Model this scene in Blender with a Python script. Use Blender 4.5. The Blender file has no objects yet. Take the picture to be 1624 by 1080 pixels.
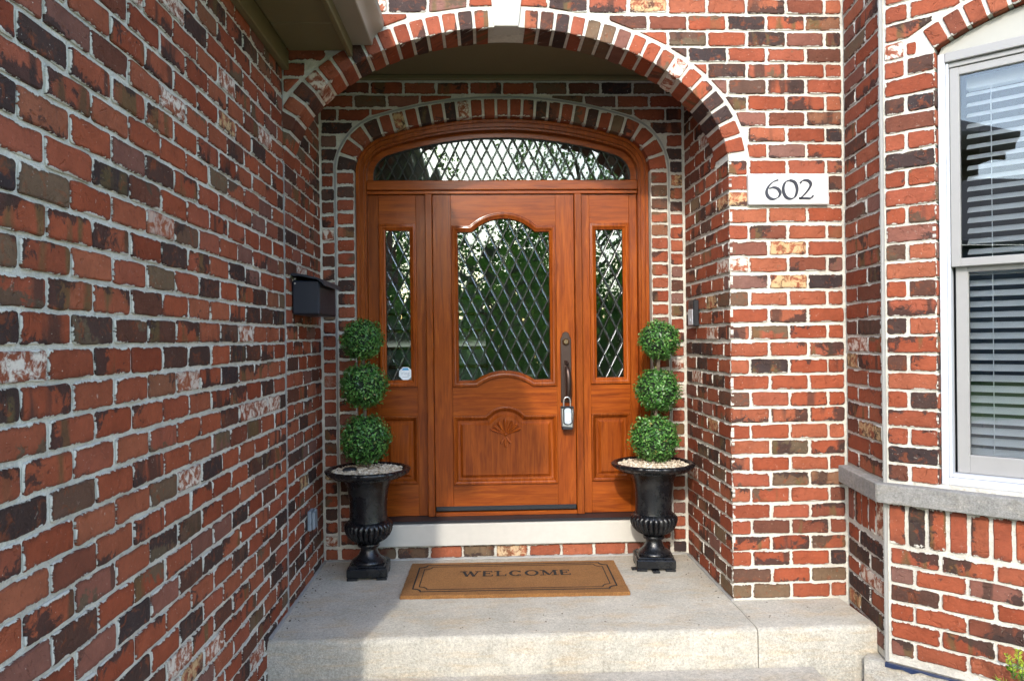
import bpy, math, random
from mathutils import Matrix, Vector
R = random.Random(602)
SC = bpy.context.scene
COL = SC.collection
PI = math.pi

# ------------------------------------------------------------------ camera
F_PX, YAW, PITCH, ROLL, CAM_H = 1182.2, .0379, -.0017, .0114, 1.3504
cam = bpy.data.cameras.new('camera'); cam.sensor_width = 36; cam.lens = F_PX / 1624 * 36
cam.clip_start = .05; cam.clip_end = 2000
camo = bpy.data.objects.new('camera', cam); COL.objects.link(camo)

def cam_ray(u, v):
    cr, sr = math.cos(ROLL), math.sin(ROLL)
    u, v = u * cr - v * sr, u * sr + v * cr
    d = (u / F_PX, 1, -v / F_PX)
    cp, sp = math.cos(PITCH), math.sin(PITCH)
    d = (d[0], d[1] * cp - d[2] * sp, d[1] * sp + d[2] * cp)
    cy, sy = math.cos(YAW), math.sin(YAW)
    return Vector((d[0] * cy + d[1] * sy, -d[0] * sy + d[1] * cy, d[2]))
fw = cam_ray(0, 0); rt = (cam_ray(1, 0) - fw).normalized(); up = (cam_ray(0, -1) - fw).normalized(); fw.normalize()
camo.matrix_world = Matrix(((rt.x, up.x, -fw.x, 0), (rt.y, up.y, -fw.y, 0), (rt.z, up.z, -fw.z, CAM_H), (0, 0, 0, 1)))
SC.camera = camo

# ------------------------------------------------------------------ sky, sun, exposure
SUN_DIR = Vector((.23, 1, -.595)).normalized()          # the way the light travels
w = bpy.data.worlds.new('World'); SC.world = w; w.use_nodes = True
wn = w.node_tree.nodes; wl = w.node_tree.links
sky = wn.new('ShaderNodeTexSky'); sky.sky_type = 'NISHITA'; sky.sun_disc = False
sky.sun_elevation = math.asin(-SUN_DIR.z); sky.sun_rotation = math.atan2(-SUN_DIR.x, -SUN_DIR.y)
sky.air_density = 1.1; sky.dust_density = 1.2; sky.ozone_density = 1.2
bg = wn['Background']; bg.inputs['Strength'].default_value = .15
wl.new(sky.outputs[0], bg.inputs[0])
sl = bpy.data.lights.new('sun', 'SUN'); sl.energy = .68; sl.angle = math.radians(1.2); sl.color = (1, .94, .84)
so = bpy.data.objects.new('sun', sl); COL.objects.link(so)
so.rotation_euler = SUN_DIR.to_track_quat('-Z', 'Y').to_euler(); so.location = (-3, -8, 9)
SC.view_settings.view_transform = 'Standard'; SC.view_settings.look = 'None'
SC.view_settings.exposure = 2.28; SC.view_settings.gamma = 1
SC.render.engine = 'CYCLES'
SC.cycles.max_bounces = 8; SC.cycles.transparent_max_bounces = 16; SC.cycles.caustics_reflective = False; SC.cycles.caustics_refractive = False

# ------------------------------------------------------------------ node helpers
class NT:
    def __init__(s, name):
        s.m = bpy.data.materials.new(name); s.m.use_nodes = True
        s.t = s.m.node_tree; s.n = s.t.nodes; s.b = s.n['Principled BSDF']; s.out = s.n['Material Output']
    def link(s, a, b): s.t.links.new(a, b)
    def put(s, sock, v):
        if v is None: return
        if isinstance(v, bpy.types.NodeSocket): s.link(v, sock)
        else:
            if isinstance(v, (tuple, list)) and len(v) == 3 and sock.type == 'RGBA': v = (*v, 1)
            sock.default_value = v
    def new(s, t, **k):
        n = s.n.new(t)
        for a, v in k.items(): setattr(n, a, v)
        return n
    def math(s, op, a, b=None, c=None, clamp=False):
        n = s.new('ShaderNodeMath', operation=op, use_clamp=clamp)
        s.put(n.inputs[0], a); s.put(n.inputs[1], b); s.put(n.inputs[2], c); return n.outputs[0]
    def mix(s, f, a, b, mode='MIX'):
        n = s.new('ShaderNodeMix', data_type='RGBA', blend_type=mode)
        s.put(n.inputs[0], f); s.put(n.inputs[6], a); s.put(n.inputs[7], b); return n.outputs[2]
    def noise(s, vec, scale, detail=4, rough=.55, dist=0):
        n = s.new('ShaderNodeTexNoise')
        s.put(n.inputs['Vector'], vec); n.inputs['Scale'].default_value = scale
        n.inputs['Detail'].default_value = detail; n.inputs['Roughness'].default_value = rough; n.inputs['Distortion'].default_value = dist
        return n.outputs[0]
    def voro(s, vec, scale, out='Distance'):
        n = s.new('ShaderNodeTexVoronoi'); s.put(n.inputs['Vector'], vec); n.inputs['Scale'].default_value = scale
        return n.outputs[out]
    def ramp(s, f, stops, interp='LINEAR'):
        n = s.new('ShaderNodeValToRGB'); cr = n.color_ramp; cr.interpolation = interp
        while len(cr.elements) < len(stops): cr.elements.new(.5)
        for e, (p, c) in zip(cr.elements, stops):
            e.position = p
            e.color = (c, c, c, 1) if isinstance(c, (int, float)) else (*c, 1)
        s.put(n.inputs[0], f); return n.outputs[0]
    def step(s, f, lo, hi): return s.ramp(f, [(lo, 0), (hi, 1)])
    def vscale(s, vec, sc):
        n = s.new('ShaderNodeMapping'); s.put(n.inputs['Vector'], vec); n.inputs['Scale'].default_value = sc; return n.outputs[0]
    def vadd(s, a, b):
        n = s.new('ShaderNodeVectorMath', operation='ADD'); s.put(n.inputs[0], a); s.put(n.inputs[1], b); return n.outputs[0]
    def comb(s, x, y, z):
        n = s.new('ShaderNodeCombineXYZ')
        for i, v in enumerate((x, y, z)): s.put(n.inputs[i], v)
        return n.outputs[0]
    def sep(s, v):
        n = s.new('ShaderNodeSeparateXYZ'); s.put(n.inputs[0], v); return n.outputs
    def obj(s): return s.new('ShaderNodeTexCoord').outputs['Object']
    def pos(s): return s.new('ShaderNodeNewGeometry').outputs['Position']
    def rnd(s): return s.new('ShaderNodeObjectInfo').outputs['Random']
    def bump(s, h, dist, strength=1, normal=None):
        n = s.new('ShaderNodeBump'); s.put(n.inputs['Height'], h); n.inputs['Distance'].default_value = dist
        n.inputs['Strength'].default_value = strength; s.put(n.inputs['Normal'], normal); return n.outputs[0]
    def done(s, col=None, rough=None, normal=None, **k):
        s.put(s.b.inputs['Base Color'], col); s.put(s.b.inputs['Roughness'], rough); s.put(s.b.inputs['Normal'], normal)
        for a, v in k.items(): s.put(s.b.inputs[a.replace('_', ' ')], v)
        return s.m

def flat_mat(name, col, rough=.5, var=.12, scale=40, bump=.0004, **k):
    t = NT(name); o = t.obj(); n = t.noise(o, scale, 5)
    big = t.noise(o, scale * .12, 3)
    v = t.math('ADD', t.math('MULTIPLY', n, var), t.math('MULTIPLY', big, var))
    f = t.math('ADD', v, 1 - var)
    c = t.mix(1, (*col, 1), t.comb(f, f, f), 'MULTIPLY')
    r = t.math('ADD', t.math('MULTIPLY', n, .16), rough - .08)
    return t.done(c, r, t.bump(n, bump, 1), **k)

# brick ------------------------------------------------------------
MORTAR = (.61, .58, .51)
def brick_mat():
    t = NT('brick_clay')
    oc = t.new('ShaderNodeObjectInfo').outputs['Color']
    at = t.new('ShaderNodeAttribute', attribute_name='seed').outputs['Color']
    s3 = t.sep(t.vadd(oc, at)); sr, sg, sb = s3
    uv = t.new('ShaderNodeUVMap', uv_map='UVMap').outputs[0]; nv = t.new('ShaderNodeUVMap', uv_map='nrm').outputs[0]
    p = t.sep(uv); q = t.sep(nv)
    off = t.math('MULTIPLY', sb, 91.7)
    v = t.comb(p[0], p[1], off)
    base = t.ramp(sr, [(0, (.225, .053, .025)), (.12, (.28, .074, .036)), (.24, (.18, .042, .021)), (.34, (.285, .090, .047)), (.45, (.235, .060, .031)),
                       (.55, (.255, .074, .042)), (.60, (.165, .085, .068)), (.64, (.165, .050, .029)), (.69, (.095, .040, .027)), (.74, (.056, .032, .026)), (.80, (.036, .026, .026)), (.84, (.105, .054, .037)),
                       (.885, (.145, .100, .060)), (.91, (.25, .072, .038)), (.97, (.285, .095, .050)), (1, (.23, .068, .036))])
    # vertical flash bands from the kiln
    wob = t.math('MULTIPLY', t.noise(v, 26, 3), .02)
    bandn = t.noise(t.comb(t.math('MULTIPLY', t.math('ADD', p[0], wob), 15), t.math('MULTIPLY', p[1], 2.5), off), 1, 2, .4)
    band = t.math('MULTIPLY', t.step(bandn, .52, .60), t.step(sg, .66, .70))
    bandc = t.mix(t.step(sb, .45, .55), (.105, .075, .034, 1), (.05, .031, .025, 1))
    c = t.mix(t.math('MULTIPLY', band, .8), base, bandc)
    # burnt edges and blotches: dark creeping in from one side of the brick
    th = t.math('MULTIPLY', sb, 6.283)
    gx = t.math('ADD', t.math('MULTIPLY', q[0], t.math('COSINE', th)), t.math('MULTIPLY', q[1], t.math('SINE', th)))
    pn = t.noise(v, 19, 6, .68, .5)
    bv = t.math('ADD', t.math('MULTIPLY', gx, .55), t.math('MULTIPLY', t.math('SUBTRACT', pn, .5), 3.0))
    thr = t.math('SUBTRACT', 1.22, t.math('MULTIPLY', sg, 1.2))
    burn = t.ramp(t.math('ADD', t.math('SUBTRACT', bv, thr), .5), [(.44, 0), (.62, 1)])
    bc = t.mix(t.step(t.math('FRACT', t.math('MULTIPLY', sb, 7.3)), .80, .86), (.042, .027, .024, 1), (.11, .080, .050, 1))
    c = t.mix(t.math('MULTIPLY', burn, .88), c, bc)
    # red showing through on the darkest bricks
    rv = t.ramp(t.noise(v, 24, 5, .7, .8), [(.54, 0), (.64, 1)])
    c = t.mix(t.math('MULTIPLY', rv, t.math('MULTIPLY', t.step(sr, .68, .70), .6)), c, (.20, .055, .022, 1))
    # clay mottling
    m = t.noise(v, 60, 6, .65); mm = t.noise(v, 14, 2)
    wx = t.noise(t.pos(), 1.3, 4, .6)
    f = t.math('MULTIPLY', t.math('ADD', t.math('MULTIPLY', m, .6), t.math('ADD', t.math('MULTIPLY', mm, .6), .42)), t.math('ADD', t.math('MULTIPLY', wx, .6), .70))
    c = t.mix(1, c, t.comb(f, f, f), 'MULTIPLY')
    # whitewash remains
    wn_ = t.noise(v, 26, 6, .7, .5)
    ww = t.math('MULTIPLY', t.step(wn_, .46, .56), t.step(sr, .955, .96))
    c = t.mix(t.math('MULTIPLY', ww, .9), c, t.mix(t.step(sg, .6, .7), (.66, .60, .52, 1), (.52, .36, .19, 1)))
    lw = t.math('MULTIPLY', t.step(t.noise(v, 33, 6, .7, 1.2), .65, .72), .5)
    c = t.mix(lw, c, (.52, .46, .39, 1))
    sp = t.noise(v, 150, 2, .5); sp = t.step(sp, .735, .76)
    c = t.mix(t.math('MULTIPLY', sp, .8), c, (.6, .55, .48, 1))
    # mortar smeared over the arrises
    ex = t.math('MULTIPLY', t.math('SUBTRACT', 1, t.math('ABSOLUTE', q[0])), .09)
    ez = t.math('MULTIPLY', t.math('SUBTRACT', 1, t.math('ABSOLUTE', q[1])), .034)
    e = t.math('MINIMUM', ex, ez)
    en = t.math('ADD', t.math('MULTIPLY', t.noise(v, 48, 6, .68), .026), t.math('MULTIPLY', t.noise(v, 11, 1), .019))
    sm = t.math('SUBTRACT', en, e)
    smear = t.ramp(t.math('MULTIPLY', sm, 30), [(.60, 0), (.63, 1)])
    dk = t.ramp(t.math('MULTIPLY', sm, 30), [(.34, 0), (.60, .75)])
    c = t.mix(dk, c, t.mix(.6, c, (.03, .02, .018, 1)))
    c = t.mix(smear, c, (*[x * .86 for x in MORTAR], 1))
    h = t.math('ADD', t.math('MULTIPLY', m, .6), t.math('ADD', t.math('MULTIPLY', pn, .7), t.math('MULTIPLY', smear, .5)))
    pits = t.step(t.voro(v, 130), .05, .22)
    chip = t.ramp(t.noise(v, 22, 3, .6, .8), [(.32, 0), (.40, 1)])
    h = t.math('ADD', h, t.math('ADD', t.math('MULTIPLY', pits, .35), t.math('MULTIPLY', chip, .55)))
    return t.done(c, t.math('ADD', t.math('MULTIPLY', m, .35), .52), t.bump(h, .0055, .9), Specular_IOR_Level=.12)

def mortar_mat():
    t = NT('lime_mortar'); P = t.pos()
    n1 = t.noise(P, 55, 6, .65); n2 = t.noise(P, 7, 4); n3 = t.noise(P, 240, 3, .6)
    c = t.ramp(n2, [(.3, tuple(x * .78 for x in MORTAR)), (.55, MORTAR), (.75, tuple(min(1, x * 1.12) for x in MORTAR))])
    f = t.math('ADD', t.math('MULTIPLY', n1, .5), t.math('ADD', t.math('MULTIPLY', n3, .6), .42))
    c = t.mix(1, c, t.comb(f, f, f), 'MULTIPLY')
    c = t.mix(t.math('MULTIPLY', t.step(t.noise(P, 18, 5, .7), .56, .68), .35), c, (.20, .17, .13, 1))
    h = t.math('ADD', t.math('MULTIPLY', n1, 1), t.math('MULTIPLY', n3, .5))
    return t.done(c, .92, t.bump(h, .008, .9))

def concrete_mat(name, base, stain, warm):
    t = NT(name); P = t.pos()
    n1 = t.noise(P, 2.6, 7, .68); n2 = t.noise(t.vscale(P, (1, 2.2, 7)), 4, 6, .65); sp = t.noise(P, 190, 4, .75); pit = t.voro(P, 70); md = t.noise(P, 36, 5, .7)
    c = t.mix(t.step(n1, .40, .62), (*base, 1), (*stain, 1))
    c = t.mix(t.math('MULTIPLY', t.step(n2, .48, .66), .75), c, (*warm, 1))
    f = t.math('ADD', t.math('MULTIPLY', t.ramp(sp, [(.3, 0), (.7, 1)]), .42), t.math('ADD', t.math('MULTIPLY', t.ramp(md, [(.3, 0), (.7, 1)]), .28), .64))
    c = t.mix(1, c, t.comb(f, f, f), 'MULTIPLY')
    c = t.mix(t.math('MULTIPLY', t.math('MULTIPLY', t.math('SUBTRACT', 1, t.step(pit, .06, .12)), t.step(md, .5, .6)), .7), c, (.10, .09, .075, 1))
    gr = t.ramp(t.noise(P, 85, 6, .8), [(.36, 0), (.64, 1)]); fg = t.math('ADD', t.math('MULTIPLY', gr, .46), .76)
    c = t.mix(1, c, t.comb(fg, fg, fg), 'MULTIPLY')
    dr = t.noise(t.vscale(P, (9, 9, 1.1)), 2.0, 5, .65); c = t.mix(t.math('MULTIPLY', t.step(dr, .56, .72), .30), c, (.17, .15, .115, 1))
    h = t.math('ADD', t.math('ADD', t.math('MULTIPLY', sp, .8), gr), t.math('MULTIPLY', t.noise(P, 28, 4), 1.0))
    return t.done(c, .88, t.bump(h, .005, .7))

def wood_mat(name, horiz, gain=1.):
    t = NT(name); o = t.obj(); r = t.rnd()
    sh = t.comb(t.math('MULTIPLY', r, 13.1), t.math('MULTIPLY', r, 7.7), t.math('MULTIPLY', r, 29.3))
    v = t.vadd(o, sh)
    st = (1.6, 9, 22) if horiz else (22, 9, 1.6)
    g = t.noise(t.vscale(v, st), 2.2, 6, .6, .9)
    fine = t.noise(t.vscale(v, tuple(x * 5 for x in st)), 3, 3, .6)
    big = t.noise(t.vscale(v, tuple(x * .35 for x in st)), 1.4, 3)
    c = t.ramp(g, [(.22, (.10, .017, .0025)), (.45, (.205, .042, .005)), (.62, (.27, .062, .007)), (.82, (.36, .098, .014))])
    f = t.math('ADD', t.math('MULTIPLY', fine, .35), t.math('ADD', t.math('MULTIPLY', big, .5), .58))
    f2 = t.math('MULTIPLY', t.math('ADD', t.math('MULTIPLY', r, .30), .84), gain); c = t.mix(1, c, t.comb(f2, f2, f2), 'MULTIPLY')
    c = t.mix(1, c, t.comb(f, f, f), 'MULTIPLY')
    rough = t.math('ADD', t.math('MULTIPLY', fine, .2), .24)
    return t.done(c, rough, t.bump(t.math('ADD', fine, t.math('MULTIPLY', g, .3)), .0006, .35), Coat_Weight=.22, Coat_Roughness=.14, Specular_IOR_Level=.15)

def glass_mat(name, ior, tint, rough=.0, wave=0):
    t = NT(name); t.n.remove(t.b)
    tr = t.new('ShaderNodeBsdfTransparent'); tr.inputs[0].default_value = (*tint, 1)
    gl = t.new('ShaderNodeBsdfGlossy'); gl.inputs['Roughness'].default_value = rough
    fr = t.new('ShaderNodeFresnel'); fr.inputs['IOR'].default_value = ior
    if wave:
        b = t.bump(t.noise(t.obj(), 14, 2, .5), wave, 1); t.link(b, gl.inputs['Normal'])
    mx = t.new('ShaderNodeMixShader'); t.link(fr.outputs[0], mx.inputs[0]); t.link(tr.outputs[0], mx.inputs[1]); t.link(gl.outputs[0], mx.inputs[2])
    t.link(mx.outputs[0], t.out.inputs['Surface']); return t.m

def leaf_mat(name, stops, rough=.35, trans=.15):
    t = NT(name); g = t.new('ShaderNodeNewGeometry')
    c = t.ramp(g.outputs['Random Per Island'], stops)
    t.done(c, rough); t.b.inputs['Specular IOR Level'].default_value = .45
    tl = t.new('ShaderNodeBsdfTranslucent'); t.put(tl.inputs[0], c)
    mx = t.new('ShaderNodeMixShader'); mx.inputs[0].default_value = trans
    t.link(t.b.outputs[0], mx.inputs[1]); t.link(tl.outputs[0], mx.inputs[2]); t.link(mx.outputs[0], t.out.inputs['Surface']); return t.m

M = {}
M['brick'] = brick_mat(); M['mortar'] = mortar_mat()
M['concrete'] = concrete_mat('landing_concrete', (.54, .505, .43), (.42, .395, .335), (.50, .41, .29))
M['path'] = concrete_mat('path_concrete', (.52, .48, .42), (.40, .37, .32), (.50, .42, .31))
M['foundation'] = concrete_mat('foundation_concrete', (.50, .48, .43), (.38, .36, .32), (.45, .38, .28))
M['limestone'] = flat_mat('limestone', (.49, .47, .425), .7, .14, 30, .001)
M['ledge'] = concrete_mat('ledge_stone', (.33, .32, .305), (.24, .235, .22), (.31, .285, .245))
M['wood_v'] = wood_mat('mahogany_upright', False); M['wood_h'] = wood_mat('mahogany_level', True); M['wood_carve'] = wood_mat('mahogany_carving', False, 1.5)
M['glass'] = glass_mat('bevelled_glass', 2.15, (.80, .88, .83)); M['wglass'] = glass_mat('window_glass', 1.7, (.94, .96, .97))
M['came'] = flat_mat('lead_came', (.03, .032, .03), .4, .2, 90, .0003, Metallic=.7)
def iron_mat():
    t = NT('black_iron'); o = t.obj(); n = t.noise(o, 160, 5); d = t.noise(o, 11, 6, .7); st_ = t.noise(t.vscale(o, (14, 14, 2.2)), 3, 5, .65)
    f = t.math('ADD', t.math('MULTIPLY', t.step(d, .52, .74), .55), t.math('MULTIPLY', t.step(st_, .58, .72), .45))
    c = t.mix(t.math('MULTIPLY', f, .34), (.0045, .0055, .0075, 1), (.10, .095, .085, 1))
    return t.done(c, t.math('ADD', t.math('MULTIPLY', f, .3), .26), t.bump(t.math('ADD', n, t.math('MULTIPLY', t.noise(o, 60, 3), .6)), .0012, 1))
M['iron'] = iron_mat()
M['bronze'] = flat_mat('dark_bronze', (.075, .05, .042), .36, .25, 120, .0003, Metallic=.75)
M['brass'] = flat_mat('aged_brass', (.22, .16, .09), .35, .2, 120, .0003, Metallic=.9)
M['steel'] = flat_mat('brushed_steel', (.60, .60, .60), .3, .1, 200, .0002, Metallic=.9)
M['blackplastic'] = flat_mat('black_plastic', (.012, .014, .018), .42, .2, 140, .0003)
M['keygrey'] = flat_mat('grey_keypad', (.42, .48, .54), .4, .1, 90, .0002)
M['whitekey'] = flat_mat('white_keys', (.75, .78, .80), .4, .1, 90, .0002)
M['mailblue'] = flat_mat('dark_navy_metal', (.006, .010, .020), .42, .3, 60, .0005)
M['greybox'] = flat_mat('grey_plastic', (.19, .22, .25), .5, .12, 60, .0003)
M['white'] = flat_mat('white_paint', (.50, .52, .56), .42, .06, 40, .0002)
M['sign'] = flat_mat('sign_white', (.54, .54, .53), .5, .05, 70, .0004)
M['ink'] = flat_mat('sign_ink', (.018, .020, .032), .5, .2, 80, .0002)
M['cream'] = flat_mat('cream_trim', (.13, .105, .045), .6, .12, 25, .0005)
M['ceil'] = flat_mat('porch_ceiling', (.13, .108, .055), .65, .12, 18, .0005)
M['gutter'] = flat_mat('gutter_paint', (.27, .235, .18), .4, .1, 30, .0003)
M['sash'] = flat_mat('sash_taupe', (.27, .265, .26), .42, .08, 40, .0002)
M['panel_cream'] = flat_mat('arch_panel', (.34, .335, .30), .55, .12, 20, .0005)
M['slat'] = flat_mat('blind_slat', (.86, .88, .90), .45, .04, 30, .0002)
M['caulk'] = flat_mat('grey_caulk', (.27, .265, .25), .6, .2, 50, .001)
M['darkcaulk'] = flat_mat('dark_caulk', (.16, .15, .14), .6, .3, 50, .001)
M['membrane'] = flat_mat('blue_membrane', (.012, .025, .07), .45, .3, 40, .001)
M['matink'] = flat_mat('mat_ink', (.016, .012, .010), .85, .4, 300, .002)
M['sticker'] = flat_mat('sticker_white', (.82, .86, .88), .4, .03, 50, .0001)
M['stickerblue'] = flat_mat('sticker_blue', (.08, .38, .66), .4, .03, 50, .0001)
M['stickergrey'] = flat_mat('sticker_grey', (.45, .50, .55), .4, .03, 50, .0001)
M['roof'] = flat_mat('roof_shingle', (.16, .145, .135), .85, .5, 14, .004)
M['plaster'] = flat_mat('hall_plaster', (.34, .33, .30), .8, .08, 12, .0005)
M['hallfloor'] = flat_mat('hall_floor', (.22, .12, .06), .35, .3, 9, .0004)
M['soil'] = flat_mat('soil', (.07, .05, .035), .95, .6, 22, .012)
M['grass'] = flat_mat('lawn_grass', (.09, .18, .035), .9, .6, 16, .012)
M['bark'] = flat_mat('tree_bark', (.12, .09, .065), .9, .5, 18, .01)
M['leaf'] = leaf_mat('tree_leaf', [(0, (.06, .16, .02)), (.5, (.11, .27, .035)), (1, (.19, .36, .06))], .55, .62)
M['box'] = leaf_mat('boxwood_leaf', [(0, (.016, .065, .012)), (.4, (.04, .14, .024)), (.75, (.095, .25, .048)), (.965, (.17, .32, .09)), (.985, (.22, .20, .06)), (1, (.20, .15, .05))], .33, .15)
M['boxcore'] = flat_mat('dark_filler', (.006, .016, .005), .9, .4, 60, .004)  # near-black fill of the sphere added inside the topiary balls
M['yew'] = leaf_mat('yew_needle', [(0, (.05, .16, .018)), (1, (.11, .28, .03))], .4, .25)
M['yewtip'] = leaf_mat('yew_tip', [(0, (.34, .52, .04)), (1, (.52, .66, .08))], .4, .35)
def pebble_mat():
    t = NT('pale_pebble'); g = t.new('ShaderNodeNewGeometry')
    c = t.ramp(g.outputs['Random Per Island'], [(0, (.34, .27, .19)), (.3, (.56, .47, .35)), (.7, (.68, .60, .48)), (1, (.75, .70, .60))])
    return t.done(c, .7)
M['pebble'] = pebble_mat()
def coir_mat():
    t = NT('coir'); o = t.obj(); n = t.noise(o, 260, 4, .7); b = t.noise(o, 9, 4); k = t.noise(o, 60, 4, .6)
    c = t.ramp(n, [(.3, (.13, .050, .012)), (.5, (.33, .145, .038)), (.72, (.50, .25, .08))])
    f = t.math('ADD', t.math('MULTIPLY', b, .5), t.math('ADD', t.math('MULTIPLY', k, .5), .45))
    c = t.mix(1, c, t.comb(f, f, f), 'MULTIPLY')
    return t.done(c, .95, t.bump(n, .012, 1))
M['coir'] = coir_mat()
def fibre_mat():
    t = NT('coir_fibre'); g = t.new('ShaderNodeNewGeometry')
    return t.done(t.ramp(g.outputs['Random Per Island'], [(0, (.12, .045, .012)), (.6, (.35, .155, .042)), (1, (.54, .28, .09))]), .85)
M['fibre'] = fibre_mat()

# ------------------------------------------------------------------ object helpers
def tag(o, label=None, cat=None, group=None, kind=None):
    if label: o['label'] = label
    if cat: o['category'] = cat
    if group: o['group'] = group
    if kind: o['kind'] = kind
    return o
def thing(name, loc, label, cat, group=None):
    o = bpy.data.objects.new(name, None); COL.objects.link(o); o.location = loc; o.empty_display_size = .1
    return tag(o, label, cat, group)

ID = Matrix.Identity(4)
class MB:
    """collects shapes, then links them as one mesh object"""
    def __init__(s): s.v = []; s.f = []
    def add(s, vs, fs):
        k = len(s.v); s.v += [tuple(p) for p in vs]; s.f += [tuple(i + k for i in f) for f in fs]; return s
    def box(s, x0, x1, y0, y1, z0, z1, c=0):
        if c <= 0:
            vs = [(x, y, z) for z in (z0, z1) for y in (y0, y1) for x in (x0, x1)]
            return s.add(vs, [(0, 2, 3, 1), (4, 5, 7, 6), (0, 1, 5, 4), (2, 6, 7, 3), (0, 4, 6, 2), (1, 3, 7, 5)])
        X, Y, Z = (x0, x1), (y0, y1), (z0, z1); sg = (1, -1); vs = []; ix = {}
        for a in (0, 1):
            for b in (0, 1):
                for d in (0, 1):
                    for ax in range(3):
                        p = [X[a] + sg[a] * c, Y[b] + sg[b] * c, Z[d] + sg[d] * c]
                        p[ax] = (X[a], Y[b], Z[d])[ax]
                        ix[a, b, d, ax] = len(vs); vs.append(p)
        fs = []
        for ax in range(3):
            o = [i for i in range(3) if i != ax]
            for e in (0, 1):
                q = []
                for a, b in ((0, 0), (1, 0), (1, 1), (0, 1)):
                    k = [0, 0, 0]; k[ax] = e; k[o[0]] = a; k[o[1]] = b; q.append(ix[(*k, ax)])
                flip = (e == 0) != (ax == 1)
                fs.append(tuple(reversed(q)) if flip else tuple(q))
        for ax in range(3):
            o = [i for i in range(3) if i != ax]
            for a in (0, 1):
                for b in (0, 1):
                    k0 = [0, 0, 0]; k0[o[0]] = a; k0[o[1]] = b; k1 = list(k0); k1[ax] = 1
                    fs.append((ix[(*k0, o[0])], ix[(*k0, o[1])], ix[(*k1, o[1])], ix[(*k1, o[0])]))
        for a in (0, 1):
            for b in (0, 1):
                for d in (0, 1): fs.append((ix[a, b, d, 0], ix[a, b, d, 1], ix[a, b, d, 2]))
        return s.add(vs, fs)
    def prism(s, poly, y0, y1, c=0):
        """polygon of (x, z) seen from -y, counter-clockwise; extruded y0 (front) to y1 with front chamfer c"""
        n = len(poly)
        vs = []; rings = []
        if c > 0:
            ins = inset(poly, c)
            rings = [[(x, y0, z) for x, z in ins], [(x, y0 + c, z) for x, z in poly], [(x, y1, z) for x, z in poly]]
        else: rings = [[(x, y0, z) for x, z in poly], [(x, y1, z) for x, z in poly]]
        for r in rings: vs += r
        fs = [tuple(range(n))]
        for k in range(len(rings) - 1):
            for i in range(n):
                j = (i + 1) % n; fs.append((k * n + i, (k + 1) * n + i, (k + 1) * n + j, k * n + j))
        fs.append(tuple(reversed(range((len(rings) - 1) * n, len(rings) * n))))
        return s.add(vs, fs)
    def lathe(s, prof, seg=48, mod=None, cx=0, cy=0):
        vs = []
        for k, (r, z) in enumerate(prof):
            for i in range(seg):
                a = 2 * PI * i / seg
                rr, zz = (r, z) if mod is None else mod(k, r, z, a)
                vs.append((cx + rr * math.cos(a), cy + rr * math.sin(a), zz))
        fs = []
        for k in range(len(prof) - 1):
            for i in range(seg):
                j = (i + 1) % seg; fs.append((k * seg + i, k * seg + j, (k + 1) * seg + j, (k + 1) * seg + i))
        return s.add(vs, fs)
    def tube(s, path, rad, seg=10, cap=True, flat=1):
        path = [Vector(p) for p in path]; n = len(path)
        rads = rad if isinstance(rad, (list, tuple)) else [rad] * n
        t0 = (path[1] - path[0]).normalized(); ref = Vector((0, 0, 1)) if abs(t0.z) < .9 else Vector((1, 0, 0))
        a = t0.cross(ref).normalized(); vs = []
        for i, p in enumerate(path):
            t = (path[min(i + 1, n - 1)] - path[max(i - 1, 0)]).normalized()
            a = (a - t * a.dot(t)).normalized(); b = t.cross(a)
            for k in range(seg):
                w_ = 2 * PI * k / seg; vs.append(p + a * math.cos(w_) * rads[i] + b * math.sin(w_) * rads[i] * flat)
        fs = [(i * seg + k, i * seg + (k + 1) % seg, (i + 1) * seg + (k + 1) % seg, (i + 1) * seg + k) for i in range(n - 1) for k in range(seg)]
        if cap: fs += [tuple(reversed(range(seg))), tuple(range((n - 1) * seg, n * seg))]
        return s.add(vs, fs)
    def sweep(s, outline, prof, y):
        """closed outline of (x,z) ccw; prof = [(inward offset, height towards -y)]"""
        n = len(outline); vs = []
        for d, h in prof: vs += [(x, y - h, z) for x, z in inset(outline, d)]
        fs = []
        for k in range(len(prof) - 1):
            for i in range(n):
                j = (i + 1) % n; fs.append((k * n + i, k * n + j, (k + 1) * n + j, (k + 1) * n + i))
        return s.add(vs, fs)
    def strip(s, pa, pb, y0, y1):
        """solid band between two open polylines of (x,z), front y0 back y1"""
        n = len(pa); vs = []
        for pl, y in ((pa, y0), (pb, y0), (pa, y1), (pb, y1)): vs += [(x, y, z) for x, z in pl]
        fs = []
        for i in range(n - 1):
            fs += [(i, i + 1, n + i + 1, n + i), (2 * n + i, 3 * n + i, 3 * n + i + 1, 2 * n + i + 1),
                   (i, 2 * n + i, 2 * n + i + 1, i + 1), (n + i, n + i + 1, 3 * n + i + 1, 3 * n + i)]
        fs += [(0, n, 3 * n, 2 * n), (n - 1, 3 * n - 1, 4 * n - 1, 2 * n - 1)]
        return s.add(vs, fs)
    def build(s, name, mat, parent=None, Mx=ID, smooth=0, origin=None, uvs=None, fixn=True):
        xs = list(zip(*s.v))
        if origin is None: origin = Vector(((min(xs[0]) + max(xs[0])) / 2, (min(xs[1]) + max(xs[1])) / 2, min(xs[2])))
        origin = Vector(origin)
        me = bpy.data.meshes.new(name)
        me.from_pydata([(v[0] - origin.x, v[1] - origin.y, v[2] - origin.z) for v in s.v], [], s.f)
        if fixn:
            import bmesh
            bm = bmesh.new(); bm.from_mesh(me); bmesh.ops.recalc_face_normals(bm, faces=bm.faces); bm.to_mesh(me); bm.free()
        me.materials.append(M[mat] if isinstance(mat, str) else mat)
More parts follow.
